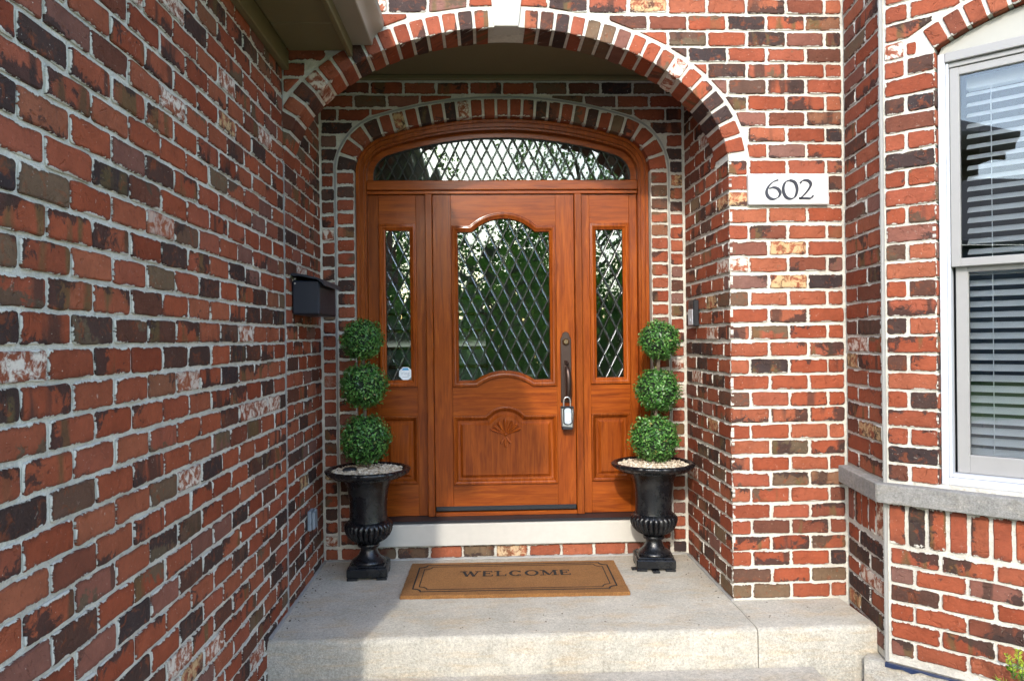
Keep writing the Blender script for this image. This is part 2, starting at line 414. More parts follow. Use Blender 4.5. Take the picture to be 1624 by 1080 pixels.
        if smooth:
            me.shade_smooth(); me.set_sharp_from_angle(angle=math.radians(smooth))
        return place(name, me, parent, Mx @ Matrix.Translation(origin))

def place(name, me, parent, W):
    o = bpy.data.objects.new(name, me); COL.objects.link(o)
    if parent is not None:
        o.parent = parent; o.matrix_basis = Matrix.Translation(-abs_loc(parent)) @ W if parent.type == 'EMPTY' else sub_basis(parent, W)
    else: o.matrix_basis = W
    return o
def abs_loc(e): return Vector(e.location)
WORLD = {}
def sub_basis(parent, W):
    # parent is a mesh part: undo its own basis (and its thing's location)
    P = parent.matrix_basis.copy()
    if parent.parent is not None: P = Matrix.Translation(abs_loc(parent.parent)) @ P
    return P.inverted() @ W

def inset(poly, d):
    """miter offset of a ccw polygon of 2D points, d > 0 goes inwards"""
    n = len(poly); out = []
    for i in range(n):
        ax, ay = poly[i - 1]; bx, by = poly[i]; cx, cy = poly[(i + 1) % n]
        e1 = (bx - ax, by - ay); e2 = (cx - bx, cy - by)
        l1 = math.hypot(*e1) or 1e-9; l2 = math.hypot(*e2) or 1e-9
        n1 = (-e1[1] / l1, e1[0] / l1); n2 = (-e2[1] / l2, e2[0] / l2)
        k = 1 + n1[0] * n2[0] + n1[1] * n2[1]
        k = max(k, .35)
        out.append((bx + (n1[0] + n2[0]) / k * d, by + (n1[1] + n2[1]) / k * d))
    return out
def area(p): return .5 * sum(p[i - 1][0] * p[i][1] - p[i][0] * p[i - 1][1] for i in range(len(p)))
def clip_half(poly, px, pz, nx, nz):
    """keep the side where (q - p).n >= 0"""
    out = []
    for i in range(len(poly)):
        a, b = poly[i - 1], poly[i]
        da = (a[0] - px) * nx + (a[1] - pz) * nz; db = (b[0] - px) * nx + (b[1] - pz) * nz
        if (da >= 0) != (db >= 0):
            t = da / (da - db); out.append((a[0] + (b[0] - a[0]) * t, a[1] + (b[1] - a[1]) * t))
        if db >= 0: out.append(b)
    return out
def clip_convex(poly, clip):
    for i in range(len(clip)):
        a, b = clip[i - 1], clip[i]
        poly = clip_half(poly, a[0], a[1], -(b[1] - a[1]), b[0] - a[0])
        if len(poly) < 3: return []
    return poly
def dedupe(p, e=1e-4):
    o = []
    for q in p:
        if not o or abs(q[0] - o[-1][0]) + abs(q[1] - o[-1][1]) > e: o.append(q)
    if len(o) > 1 and abs(o[0][0] - o[-1][0]) + abs(o[0][1] - o[-1][1]) < e: o.pop()
    return o

# ------------------------------------------------------------------ bricks
L, H = .2032, .0817          # running module and course
JOINT = .0108
BL, BH = L - JOINT, H - JOINT
MESHES = {}
def brick_data(poly, rnd, depth=.016, bev=.0035, jit=.0018, deepuv=False):
    """brick from a ccw outline (x,z) around 0: returns verts, faces, uv, nrm (per vertex)"""
    xs = [p[0] for p in poly]; zs = [p[1] for p in poly]
    hw = max(.01, (max(xs) - min(xs)) / 2); hh = max(.01, (max(zs) - min(zs)) / 2)
    cx = (max(xs) + min(xs)) / 2; cz = (max(zs) + min(zs)) / 2
    ins = inset(poly, bev); n = len(poly)
    v = [(x, 0 + rnd.uniform(-.0006, .0006), z) for x, z in ins] + [(x, bev * .8, z) for x, z in poly] + [(x, depth, z) for x, z in poly]
    f = [tuple(range(n))]
    for k in (0, 1):
        for i in range(n):
            j = (i + 1) % n; f.append((k * n + i, (k + 1) * n + i, (k + 1) * n + j, k * n + j))
    def nrm(p, s=1): return ((p[0] - cx) / hw * s, (p[1] - cz) / hh * s)
    if deepuv:
        uv = [(x, z) for x, z in ins] + [(x, z) for x, z in poly] + [(x + depth, z) for x, z in poly]
        nm = [nrm(p) for p in ins] + [nrm(p, .985) for p in poly] + [nrm(p, .1) for p in poly]
    else:
        uv = [(x, z) for x, z in ins] + [(x, z) for x, z in poly] * 2
        nm = [nrm(p) for p in ins] + [nrm(p) for p in poly] * 2
    return v, f, uv, nm
def ragged(w, h, rnd):
    """rectangle with worn corners and wavy edges"""
    a, b = w / 2, h / 2; pts = []
    j = lambda s=.0017: rnd.uniform(-s, s)
    def corner(x, z, sx, sz):
        r = rnd.uniform(.004, .016)
        p = [(x - sx * r, z + j(.001)), (x - sx * r * .25, z - sz * r * .3), (x + j(.001), z - sz * r)]
        return p if sx * sz < 0 else p[::-1]
    nl = 3 if w > .15 else (1 if w > .06 else 0); nh = 1 if h < .1 else 3
    pts += corner(-a, -b, -1, -1)
    pts += [(-a + w * (i + 1) / (nl + 1), -b + j(.0028)) for i in range(nl)]
    pts += corner(a, -b, 1, -1)
    pts += [(a + j(), -b + h * (i + 1) / (nh + 1)) for i in range(nh)]
    pts += corner(a, b, 1, 1)
    pts += [(a - w * (i + 1) / (nl + 1), b + j(.0028)) for i in range(nl)]
    pts += corner(-a, b, -1, 1)
    pts += [(-a + j(), b - h * (i + 1) / (nh + 1)) for i in range(nh)]
    return pts
def to_mesh(name, v, f, uv, nm, seeds=None):
    me = bpy.data.meshes.new(name); me.from_pydata(v, [], f)
    for nme, arr in (('UVMap', uv), ('nrm', nm)):
        lay = me.uv_layers.new(name=nme); buf = []
        for lp in me.loops: buf += arr[lp.vertex_index]
        lay.data.foreach_set('uv', buf)
    if seeds:
        ca = me.color_attributes.new('seed', 'FLOAT_COLOR', 'POINT'); buf = []
        for c in seeds: buf += [*c, 1]
        ca.data.foreach_set('color', buf)
    me.materials.append(M['brick']); return me
def rect_data(w, h, var):
    w = round(w / .004) * .004; h = round(h / .003) * .003; k = (round(w, 4), round(h, 4), var)
    if k not in MESHES:
        rnd = random.Random(hash(k) & 0xffffff)
        d = brick_data(ragged(w, h, rnd), rnd); MESHES[k] = [d, None]
    return MESHES[k]

def frame(origin, ang):
    """wall frame: local x along the wall, local -y out of the face, local z up"""
    return Matrix.Translation(origin) @ Matrix.Rotation(ang, 4, 'Z')

class Wall:
    def __init__(s, root): s.root = root; s.items = []
    def seed(s, tone=None):
        r = R.random() if tone is None else tone
        return (r, R.random(), R.random())
    def rect(s, Mx, u, z, w, h, name='brick', seed=None, rot=0, tone=None):
        """a brick centred at (u,z) of the wall frame Mx"""
        if w < .02: return
        W = Mx @ Matrix.Translation((u, R.uniform(-.0022, .0012), z)) @ Matrix.Rotation(rot + R.uniform(-.007, .007), 4, 'Y') @ Matrix.Rotation(R.uniform(-.008, .008), 4, 'Z') @ Matrix.Rotation(R.uniform(-.012, .012), 4, 'X')
        s.items.append((W, rect_data(w, h, R.randrange(10)), seed or s.seed(tone), name, w * h))
    def poly(s, Mx, poly, name='brick', seed=None, depth=.016, deepuv=False, tone=None):
        poly = dedupe(poly)
        if len(poly) < 3 or area(poly) < 6e-4: return
        cx = sum(p[0] for p in poly) / len(poly); cz = sum(p[1] for p in poly) / len(poly)
        pl = []
        for i, p in enumerate(poly):     # soften corners a little
            a = poly[i - 1]; b = poly[(i + 1) % len(poly)]
            for q in (a, b):
                l = math.hypot(q[0] - p[0], q[1] - p[1]); t = min(.3, R.uniform(.003, .008) / max(l, 1e-6))
                pl.append((p[0] + (q[0] - p[0]) * t - cx, p[1] + (q[1] - p[1]) * t - cz))
        d = brick_data(pl, R, depth=depth, deepuv=deepuv)
        W = Mx @ Matrix.Translation((cx, R.uniform(-.002, .001), cz))
        s.items.append((W, [d, None], seed or s.seed(tone), name, area(poly)))
    def finish(s, limit=290):
        def size(it):
            p = it[0].translation - Vector((0, 0, CAM_H)); dp = p.dot(fw)
            if dp < .1: return 0
            x, y = p.dot(rt) / dp * F_PX, p.dot(up) / dp * F_PX
            inside = abs(x) < 840 and abs(y) < 560
            n = it[0].to_3x3() @ Vector((0, -1, 0))
            return (it[4] * abs(n.dot(p.normalized())) / dp ** 2) * (1 if inside else 1e-3)
        s.items.sort(key=size, reverse=True)
        for W, d, seed, name, _ in s.items[:limit]:
            if d[1] is None: d[1] = to_mesh(name, *d[0])
            o = bpy.data.objects.new(name, d[1]); COL.objects.link(o); o.parent = s.root
            o.matrix_basis = Matrix.Translation(-abs_loc(s.root)) @ W; o.color = (*seed, 1)
        rest = s.items[limit:]
        if rest:
            V, Fc, UV, NM, SD = [], [], [], [], []
            for W, d, seed, name, _ in rest:
                k = len(V); v, f, uv, nm = d[0]
                V += [tuple(W @ Vector(p)) for p in v]; Fc += [tuple(i + k for i in g) for g in f]; UV += uv; NM += nm; SD += [seed] * len(v)
            me = to_mesh('bricks', V, Fc, UV, NM, SD)
            o = place('bricks', me, s.root, ID); o.color = (0, 0, 0, 1); o['kind'] = 'stuff'

def courses(z0, z1, zc):
    """course centres between z0 and z1 with one at zc"""
    if isinstance(zc, list): return [(k, z) for k, z in enumerate(zc) if z0 < z < z1]
    k = math.ceil((z0 - zc) / H); out = []
    while zc + k * H < z1: out.append((k, zc + k * H)); k += 1
    return out
def lay(wall, Mx, u0, u1, z0, z1, zc, shift=0., clip=None, ends=(0, 0), seeds=None, tone=None):
    """running bond between u0 and u1; ends: 1 = brick runs right to the corner"""
    for k, z in courses(z0, z1, zc):
        st = shift + (L / 2 if k % 2 else 0)
        n0 = math.floor((u0 - st) / L) - 1; edges = [u0]
        n = n0
        while st + n * L < u1 - .045:
            if st + n * L > u0 + .045: edges.append(st + n * L)
            n += 1
        edges.append(u1)
        for i in range(len(edges) - 1):
            a = edges[i] + (0 if (i == 0 and ends[0]) else JOINT / 2); b = edges[i + 1] - (0 if (i == len(edges) - 2 and ends[1]) else JOINT / 2)
            a += R.uniform(-.0015, .0015); b += R.uniform(-.0015, .0015)
            sd = None
            if seeds is not None:
                if i == 0 and ends[0]: sd = seeds.setdefault(k, wall.seed())
                if i == len(edges) - 2 and ends[1]: sd = seeds.setdefault(k, wall.seed())
            zz = z + R.uniform(-.0015, .0015)
            if clip is None: wall.rect(Mx, (a + b) / 2, zz, b - a, BH + R.uniform(-.002, .002), seed=sd, tone=tone)
            else:
                q = clip([(a, zz - BH / 2), (b, zz - BH / 2), (b, zz + BH / 2), (a, zz + BH / 2)])
                if q is True: wall.rect(Mx, (a + b) / 2, zz, b - a, BH + R.uniform(-.002, .002), seed=sd)
                elif q: wall.poly(Mx, q, seed=sd)
def outside_curve(curve, mirrored=1):
    """clip function that keeps what lies outside a convex region bounded by a polyline (x,z)"""
    seg = [((a[0] + b[0]) / 2, (a[1] + b[1]) / 2, b[0] - a[0], b[1] - a[1]) for a, b in zip(curve[:-1], curve[1:])]
    zmin = min(p[1] for p in curve)
    cx = sum(p[0] for p in curve) / len(curve)
    def fn(q):
        c = (sum(p[0] for p in q) / 4, sum(p[1] for p in q) / 4)
        if c[1] < zmin: return True
        m = min(seg, key=lambda s_: (s_[0] - c[0]) ** 2 + (s_[1] - c[1]) ** 2)
        nx, nz = -m[3], m[2]
        if (m[0] - cx) * nx + (m[1] - (zmin - .5)) * nz < 0: nx, nz = -nx, -nz
        ds = [(p[0] - m[0]) * nx + (p[1] - m[1]) * nz for p in q]
        if min(ds) >= 0: return True
        if max(ds) <= 0: return None
        r = clip_half(q, m[0], m[1], nx, nz)
        xs = [p[0] for p in r]; zs = [p[1] for p in r]
        return r if len(r) > 2 and area(r) > 1.2e-3 and min(max(xs) - min(xs), max(zs) - min(zs)) > .022 else None
    return fn
def ring(wall, Mx, inner, outer, pitch, joint, depth, name='arch_brick', skip=None, tone=None):
    """voussoirs between two polylines of equal length, evenly spaced along the inner one"""
    d = [0]
    for a, b in zip(inner[:-1], inner[1:]): d.append(d[-1] + math.hypot(b[0] - a[0], b[1] - a[1]))
    n = max(1, round(d[-1] / pitch)); pt = d[-1] / n
    def at(pl, s_):
        for i in range(len(d) - 1):
            if s_ <= d[i + 1] or i == len(d) - 2:
                t = (s_ - d[i]) / max(1e-9, d[i + 1] - d[i]); return (pl[i][0] + (pl[i + 1][0] - pl[i][0]) * t, pl[i][1] + (pl[i + 1][1] - pl[i][1]) * t)
    for i in range(n):
        a, b = i * pt + joint / 2, (i + 1) * pt - joint / 2
        k = joint / 2 * (R.uniform(-.2, .5))
        q = [at(inner, a), at(inner, b), at(outer, b - k * .5), at(outer, a + k * .5)]
        if area(q) < 0: q = q[::-1]
        if skip and skip(q): continue
        wall.poly(Mx, q, name, depth=depth, deepuv=True, tone=tone)

# ------------------------------------------------------------------ measured layout (metres; the landing is z = 0)
XL, XR, XP = -.993, 1.261, 1.862          # garage wall, porch side wall, pier end
YF, YB, YD = 3.769, 4.612, 4.732          # arch wall, porch back wall, door face
YE = 3.40                                  # landing edge
FR = frame((0, YF, 0), 0); BK = frame((0, YB, 0), 0)
LW = frame((XL, 0, 0), PI / 2)             # u = Y
RW = frame((XR, YF, 0), -PI / 2)           # u = YF - Y  (negative into the porch)
BA, BB = Vector((XP, YF, 0)), Vector((1.80, 3.30, 0))
ang_s = math.atan2(BB.y - BA.y, BB.x - BA.x); LS = (BB - BA).length
BS = frame(BA, ang_s)                      # bay side face
BF = frame(BB, math.atan2(-.692, .722))    # slanted bay face with the window
M_IN = .0058                               # mortar face lies this far behind the brick faces

# arches
AC, AA, AB, AZ = .134, 1.127, .71, 2.215
def ell(off, t): 
    c, s_ = math.cos(t), math.sin(t); nx, nz = AB * c, AA * s_; l = math.hypot(nx, nz)
    return (AC + AA * c + nx / l * off, AZ + AB * s_ + nz / l * off)
def ell_line(off, t0, t1, n=60): return [ell(off, t0 + (t1 - t0) * i / n) for i in range(n + 1)]
def arch3(off, cx=.132, hw=.917, apex=2.732, Rc=2.5, r=.24, zb=None, n=14):
    """three-centred arch from the right spring to the left, moved inwards by off; optional legs down to zb"""
    sphi = (hw - r) / (Rc - r); phi = math.asin(sphi); zc = apex - Rc; sx, sz = (Rc - r) * sphi, zc + (Rc - r) * math.cos(phi)
    p = []
    if zb is not None: p.append((cx + hw - off, zb))
    for i in range(n + 1):
        a = (PI / 2 - phi) * i / n; p.append((cx + sx + (r - off) * math.cos(a), sz + (r - off) * math.sin(a)))
    for i in range(1, 2 * n):
        a = PI / 2 - phi + 2 * phi * i / (2 * n); p.append((cx + (Rc - off) * math.cos(a), zc + (Rc - off) * math.sin(a)))
    for i in range(n + 1):
        a = PI / 2 + phi + (PI / 2 - phi) * i / n; p.append((cx - sx + (r - off) * math.cos(a), sz + (r - off) * math.sin(a)))
    if zb is not None: p.append((cx - hw + off, zb))
    return p
SPRING3 = 2.732 - 2.5 + (2.5 - .24) * math.cos(math.asin((.917 - .24) / (2.5 - .24)))

# ================================================================== the setting
g = MB().box(-120, 120, -220, 60, -.9, -.30).build('ground', 'grass'); tag(g, kind='structure')
dv = MB().box(-7.5, -.95, -16, 1.498, -.31, -.20).build('driveway', 'path'); tag(dv, kind='structure')
b = MB().box(-.985, 3.4, 2.0, 4.0, -.31, -.272).build('planting_bed', 'soil'); tag(b, kind='structure')

def landing():
    x0, x1, zt, zb = XL - .01, 1.815, 0, -.30
    m = MB(); prof = [(YB + .06, zt - .012)]
    prof = [(YB + .06, zt), (YE + .028, zt), (YE + .012, zt - .004), (YE + .003, zt - .013), (YE, zt - .028), (YE - .004, zb), (YB + .06, zb)]
    for a, c in ((x0, 1.249), (1.2535, x1)):
        n = len(prof); N = 34 if a < 0 else 10; vs = []
        rr = random.Random(7)
        for i in range(N + 1):
            x = a + (c - a) * i / N
            for k, (y, z) in enumerate(prof):
                j = rr.uniform(-.0018, .0018) if 1 <= k <= 4 else 0
                yy = y
                if k == 0 and False: yy = y
                vs.append((x, yy + j, z + j * .5))
        fs = [(i * n + k, i * n + (k + 1) % n, (i + 1) * n + (k + 1) % n, (i + 1) * n + k) for i in range(N) for k in range(n)]
        fs += [tuple(range(n)), tuple(range(N * n, N * n + n))]
        m.add(vs, fs)
    o = m.build('landing', 'concrete', smooth=35); tag(o, kind='structure')
    m = MB().box(-.90, 1.51, -6, YE - .010, -.30, -.172, .012)
    o = m.build('path', 'path', smooth=30); tag(o, kind='structure')
landing()
def bead(nm, pts, wd, ht, mat, label):
    rr = random.Random(len(nm) + int(wd * 1e4)); m = MB(); path = []
    for a, b_ in zip(pts[:-1], pts[1:]):
        n = max(2, int(math.dist(a, b_) / .03))
        for i in range(n): t = i / n; path.append((a[0] + (b_[0] - a[0]) * t + rr.uniform(-.002, .002), a[1] + (b_[1] - a[1]) * t + rr.uniform(-.002, .002), rr.uniform(-.003, .001)))
    path.append((*pts[-1], 0)); m.tube(path, [wd * rr.uniform(.75, 1.2) for _ in path], 8)
    tag(m.build(nm, mat, smooth=60), label, 'sealant')
bead('sealant_bead', [(XL + .004, YE + .02), (XL + .004, YB - .004), (XR - .004, YB - .002), (XR - .002, YF)], .011, .01, 'caulk', 'grey sealant bead round the landing edge at the wall foot')

# ================================================================== garage wall on the left
GY0 = 1.50
gw = thing('garage_wall', (XL - .15, GY0, -.28), 'long brick side wall filling the left of the picture, with navy mailbox', 'wall')
m = MB().box(-3.6, XL - M_IN, GY0, YB + .2, -.30, 3.02)
m.build('mortar', 'mortar', gw)
W = Wall(gw)
zl = 1.3857
lay(W, LW, GY0 + .002, YF + .004, -.25, 2.72, zl, shift=1.6328 + .004)
lay(W, LW, YF + .020, YB - .004, -.01, 2.96, zl + .012, shift=YF + .06)
W.finish()
MB().box(XL - .006, XL + .0015, YF + .005, YF + .019, 0, 2.72).build('caulk_joint', 'caulk', gw)

# ================================================================== arch wall with pier
aw = thing('arch_wall', (1.5, YF + .1, 0), 'brick front wall with large arch, pale keystone and pier below the number plate', 'wall')
m = MB()
YA = 3.977
m.box(XR + M_IN, XP + .25, YF + M_IN, YB + .3, -.30, 2.215)
up_in = ell_line(.005, 0, PI, 72)
m.strip([(p[0], 3.5) for p in up_in], up_in, YF + M_IN, YA - .003)
m.box(XR + M_IN + .001, XP + .25, YF + M_IN, YA - .003, 2.2152, 3.5)
m.build('mortar', 'mortar', aw)
W = Wall(aw)
corner = {}
zp = [.046, .125, .212, .292, .375, .454, .538, .618, .698, .781, .863, .946, 1.029, 1.113, 1.197, 1.284, 1.371, 1.456, 1.543, 1.63, 1.718, 1.801,
      1.884, 1.970, 2.053, 2.135, 2.216, 2.300, 2.382, 2.464, 2.544, 2.629, 2.710, 2.790, 2.871, 2.954, 3.038, 3.121, 3.204, 3.287, 3.37, 3.453]
ext = ell_line(.112, -.05, PI, 90)
out = outside_curve(ext)
# pier below the spring: bricks run to the corner
lay(W, FR, XR, XP - .004, -.01, 2.0, zp, shift=XR + L / 2, ends=(1, 0), seeds=corner)
# header quoins beside the arch springing
for k, z in courses(2.0, 2.26, zp):
    W.rect(FR, XR + .0475, z, .095, BH, seed=corner.setdefault(k, W.seed()))
lay(W, FR, 1.367, XP - .004, 2.19, 2.26, zp, shift=XR + L / 2)
W.rect(FR, 1.818, zp[24], .072, BH); W.rect(FR, 1.818, zp[25], .072, BH)
lay(W, FR, XL, XP - .004, 2.26, 3.5, zp, shift=XR + L / 2, clip=out)
key0, key1 = .062, .206
tk0 = math.acos((key1 - AC) / AA) - .0105; tk1 = math.acos((key0 - AC) / AA) + .0105
ring(W, FR, ell_line(0, .09, tk0), ell_line(.093, .09, tk0), .0775, .0145, YA - YF)
ring(W, FR, ell_line(0, tk1, PI - .04), ell_line(.093, tk1, PI - .04), .0775, .0145, YA - YF)
W.finish()
MB().prism([(.070, 2.928), (.193, 2.928), (.222, 3.16), (.048, 3.16)], YF - .012, YF + .10, .004).build('keystone', 'limestone', aw)

# ================================================================== porch side wall (right)
sw = thing('porch_side_wall', (XR + .1, 4.2, 0), 'shaded brick side wall of the porch with doorbell, right of the door', 'wall')
W = Wall(sw)
lay(W, RW, YF - YB + .006, 0, -.01, 2.26, zp, shift=L, ends=(0, 1), seeds=corner)
lay(W, RW, YF - YB + .006, YF - YA - .004, 2.26, 2.95, zp, shift=L)
W.finish()
MB().box(XR + M_IN, XR + .2, YA - .006, YB + .1, 2.2153, 3.02).build('mortar', 'mortar', sw)

# ================================================================== porch back wall round the door
bw = thing('porch_back_wall', (-.9, YB + .05, 0), 'dark brick wall at the back of the porch, arched over the wooden door', 'wall')
m = MB()
a_in = arch3(-.005, zb=.2)
m.strip([(p[0], 3.02) for p in a_in], a_in, YB + M_IN, YB + .16)
m.box(XL - .05, -.789, YB + M_IN, YB + .16, -.1, 3.02); m.box(1.053, XR + .05, YB + M_IN, YB + .16, -.1, 3.02)
m.box(-.789, 1.053, YB + M_IN, YB + .16, -.1, .084)
m.build('mortar', 'mortar', bw)
W = Wall(bw)
zb_ = .0425
def back_clip(q):
    return outb(q)
outb = outside_curve(arch3(-.128, zb=2.0))
lay(W, BK, XL + .006, -.903, 0, 2.28, zb_, shift=XL - .1)
lay(W, BK, 1.168, XR - .006, 0, 2.28, zb_, shift=1.168 - .1)
lay(W, BK, XL + .006, XR - .006, 2.28, 2.96, zb_, shift=.03, clip=outb)
for z in [.09 + (SPRING3 - .09) * (i + .5) / 28 for i in range(28)]:
    W.rect(BK, -.8385, z, .102, BH * .98, name='jamb_brick'); W.rect(BK, 1.105, z, .102, BH * .98, name='jamb_brick')
ring(W, BK, arch3(0), arch3(-.105), .0775, .0155, .10)
lay(W, BK, -.89, 1.155, 0, .07, zb_, shift=.06)
W.finish()
cl_a, cl_b = arch3(-.111, zb=.09), arch3(-.122, zb=.09)
MB().strip(cl_a, cl_b, YB + .0005, YB + .006).build('caulk_joint', 'caulk', bw)

ce = MB().box(XL - .05, XR + .05, YA - .02, YB + .1, 2.976, 3.03).build('porch_ceiling', 'ceil'); tag(ce, kind='structure')
cm = MB().prism([(0, 0), (.035, 0), (.05, .012), (.05, .03), (0, .03)], 0, XR - XL - .01)
cm = MB(); 
cm.box(XL + .004, XR - .004, YB - .030, YB - .002, 2.945, 2.9755, .005)
cm.build('cornice', 'cream', ce)

# ================================================================== eave of the garage
ev = thing('garage_eave', (-.8, GY0, 2.7), 'cream soffit and frieze of the garage eave, upper left', 'eave')
EY0, EY1 = .80, YF - .003
m = MB().box(XL + .001, -.957, EY0, EY1, 2.705, 2.802, .004); m.build('frieze_board', 'cream', ev, smooth=30)
for i in range(9):
    y0 = EY0 + (EY1 - EY0) * i / 9; y1 = EY0 + (EY1 - EY0) * (i + 1) / 9
    MB().box(-.957, -.662, y0 + .0015, y1 - .0015, 2.802, 2.82, .003).build('soffit_panel', 'cream', ev)
MB().box(-.664, -.640, EY0, EY1, 2.772, 2.98, .003).build('fascia_board', 'cream', ev, smooth=30)
MB().box(-3.6, XL + .02, EY0, GY0 + .02, 2.705, 2.9).build('eave_return', 'cream', ev)
rf = MB(); rf.add([(-.60, EY0 - .06, 2.965), (-.60, YF - .004, 2.965), (-3.7, YF - .004, 4.3), (-3.7, EY0 - .06, 4.3),
                   (-.60, EY0 - .06, 2.99), (-.60, YF - .004, 2.99), (-3.7, YF - .004, 4.33), (-3.7, EY0 - .06, 4.33)],
                  [(0, 1, 2, 3), (4, 7, 6, 5), (0, 4, 5, 1), (1, 5, 6, 2), (2, 6, 7, 3), (3, 7, 4, 0)])
rf.build('roof', 'roof', ev)
m = MB().add([(x, y, z) for y in (EY0 + .01, EY1) for x, z in ((-.642, 2.822), (-.642, 2.975), (-3.6, 4.245), (-3.6, 2.822))], [(0, 1, 2, 3), (4, 7, 6, 5), (0, 4, 5, 1), (1, 5, 6, 2), (2, 6, 7, 3), (0, 3, 7, 4)])
m.build('gable_end', 'cream', ev)
gt = thing('rain_gutter', (-.56, 2.4, 2.82), 'beige rain gutter running along the garage eave towards the arch', 'gutter')
gp = [(-.638, 2.830), (-.545, 2.830), (-.540, 2.834), (-.536, 2.86), (-.520, 2.885), (-.496, 2.905), (-.484, 2.922), (-.482, 2.955), (-.492, 2.961), (-.500, 2.952)]
m = MB(); n = len(gp); ins_ = [(x - .003, z + .003) for x, z in gp]
vs = []; 
for y in (EY0, EY1 - .004): vs += [(x, y, z) for x, z in gp] + [(max(x - .004, -.637), y, z + .004) for x, z in gp]
fs = []
for i in range(n - 1):
    fs += [(i, i + 1, 2 * n + i + 1, 2 * n + i), (n + i, 3 * n + i, 3 * n + i + 1, n + i + 1)]
fs += [tuple(range(n)), tuple(range(2 * n, 3 * n))]
m.add(vs, fs); m.build('trough', 'gutter', gt, smooth=30, fixn=False)
for y in (3.70, 2.9, 2.1, 1.3): MB().box(-.637, -.486, y, y + .03, 2.956, 2.960).build('hanger', 'gutter', gt)

# ================================================================== bay with window
bay = thing('bay_wall', (BB.x, BB.y, -.1), 'angled brick bay at the right edge, with soldier course under its stone ledge', 'wall')
WS0, WS1, WC = .222, 1.298, .76            # window opening along the slanted face
bi = [(WC + 1.22 * math.sin(a), 2.714 - 1.22 + 1.22 * math.cos(a)) for a in [(-.468 + .936 * i / 40) for i in range(41)]]
m = MB(); m.box(0.0, LS + .002, M_IN, .12, -.12, 3.5); m.build('mortar_side', 'mortar', bay, BS)
m = MB()
m.box(.001, WS0 - .006, M_IN, .10, -.12, 3.5); m.box(WS1 + .006, 1.9, M_IN, .10, -.12, 3.5); m.box(WS0 - .006, WS1 + .006, M_IN, .10, -.12, .70)
bi2 = [(p[0], p[1] + .005) for p in bi]; bi2[0] = (WS0 - .006, bi2[0][1]); bi2[-1] = (WS1 + .006, bi2[-1][1])
m.strip([(p[0], 3.5) for p in bi2], bi2, M_IN, .10)
m.build('mortar', 'mortar', bay, BF)
W = Wall(bay)
zby = .735
for k, z in courses(.71, 3.5, zby):
    sp = .30 if k % 2 else .165
    sp *= LS / .473
    W.rect(BS, (.012 + sp) / 2 - .002, z, sp - .018, BH); W.rect(BS, (sp + LS - .012) / 2, z, LS - .012 - sp - .012, BH)
for k, z in courses(-.10, .39, .36):
    sp = .30 if k % 2 else .165
    W.rect(BS, (.012 + sp) / 2 - .002, z, sp - .018, BH); W.rect(BS, (sp + LS - .012) / 2, z, LS - .012 - sp - .012, BH)
for i in range(5): W.rect(BS, .052 + i * .092, .505, .072, .172, name='soldier_brick')
for i in range(20): W.rect(BF, .052 + i * .0795, .503, .064, .178, name='soldier_brick')
# slanted face: left of the window, over it, right of it, below it
for k, z in courses(.71, 2.56, zby):
    if k % 2: W.rect(BF, .118, z, .198, BH)
    else:
        W.rect(BF, .058, z, .082, BH); W.rect(BF, .164, z, .104, BH)
    W.rect(BF, WS1 + .11, z, .2, BH)
    # returns of the jamb
    RJ = BF @ Matrix.Translation((WS0 - .005, 0, 0)) @ Matrix.Rotation(PI / 2, 4, 'Z')
be = [(WC + 1.315 * math.sin(a), 2.714 - 1.22 + 1.315 * math.cos(a)) for a in [(-.468 + .936 * i / 40) for i in range(41)]]
be2 = [(WC + 1.332 * math.sin(a), 2.714 - 1.22 + 1.332 * math.cos(a)) for a in [(-.48 + .96 * i / 40) for i in range(41)]]
ring(W, BF, bi[::-1], be[::-1], .0775, .0145, .09)
lay(W, BF, .018, 1.85, 2.56, 3.5, zby, shift=.118 - L / 2, clip=outside_curve([(be2[-1][0], 2.2)] + be2[::-1] + [(be2[0][0], 2.2)]))
lay(W, BF, .018, 1.85, -.10, .39, .36, shift=.018)
W.rect(BF, .058, zby + 23 * H, .082, BH); W.rect(BF, .128, zby + 23 * H - .006, .036, BH * .8)
W.finish()
MB().box(-.004, .012, -.002, .01, -.12, 3.5).build('caulk_joint', 'caulk', bay, BF)
MB().box(LS - .010, LS + .004, -.002, .01, -.12, 3.5).build('caulk_joint', 'caulk', bay, BS)
MB().box(.0, WS0 - .0035, .0, .07, .70, 2.585).build('jamb_return', 'brick', bay, BF) if False else None
# jamb return bricks: thin faces turned into the opening
JR = BF @ Matrix.Translation((WS0, 0, 0)) @ Matrix.Rotation(PI / 2, 4, 'Z')
W2 = Wall(bay)
for k, z in courses(.71, 2.58, zby): W2.rect(JR, .026, z, .050, BH)
W2.finish()
# ledge stones
def ledge(Mx, s0, s1, m0, m1, nm):
    z0, z1, pr = .600, .690, .045
    m = MB()
    P = [(s0 - m0, -pr), (s1 + m1, -pr), (s1, .10), (s0, .10)]
    vs = [(x, y, z0) for x, y in P] + [(x, y, z1 - (.006 if y < 0 else 0)) for x, y in P]
    m.add(vs, [(3, 2, 1, 0), (4, 5, 6, 7), (0, 1, 5, 4), (1, 2, 6, 5), (2, 3, 7, 6), (3, 0, 4, 7)])
    o = m.build(nm, 'ledge', bay, Mx); md = o.modifiers.new('bevel', 'BEVEL'); md.width = .004; md.segments = 2
ledge(BS, -.01, LS - .002, .0, .022, 'stone_ledge'); ledge(BF, .002, 1.85, .022, 0, 'stone_ledge')
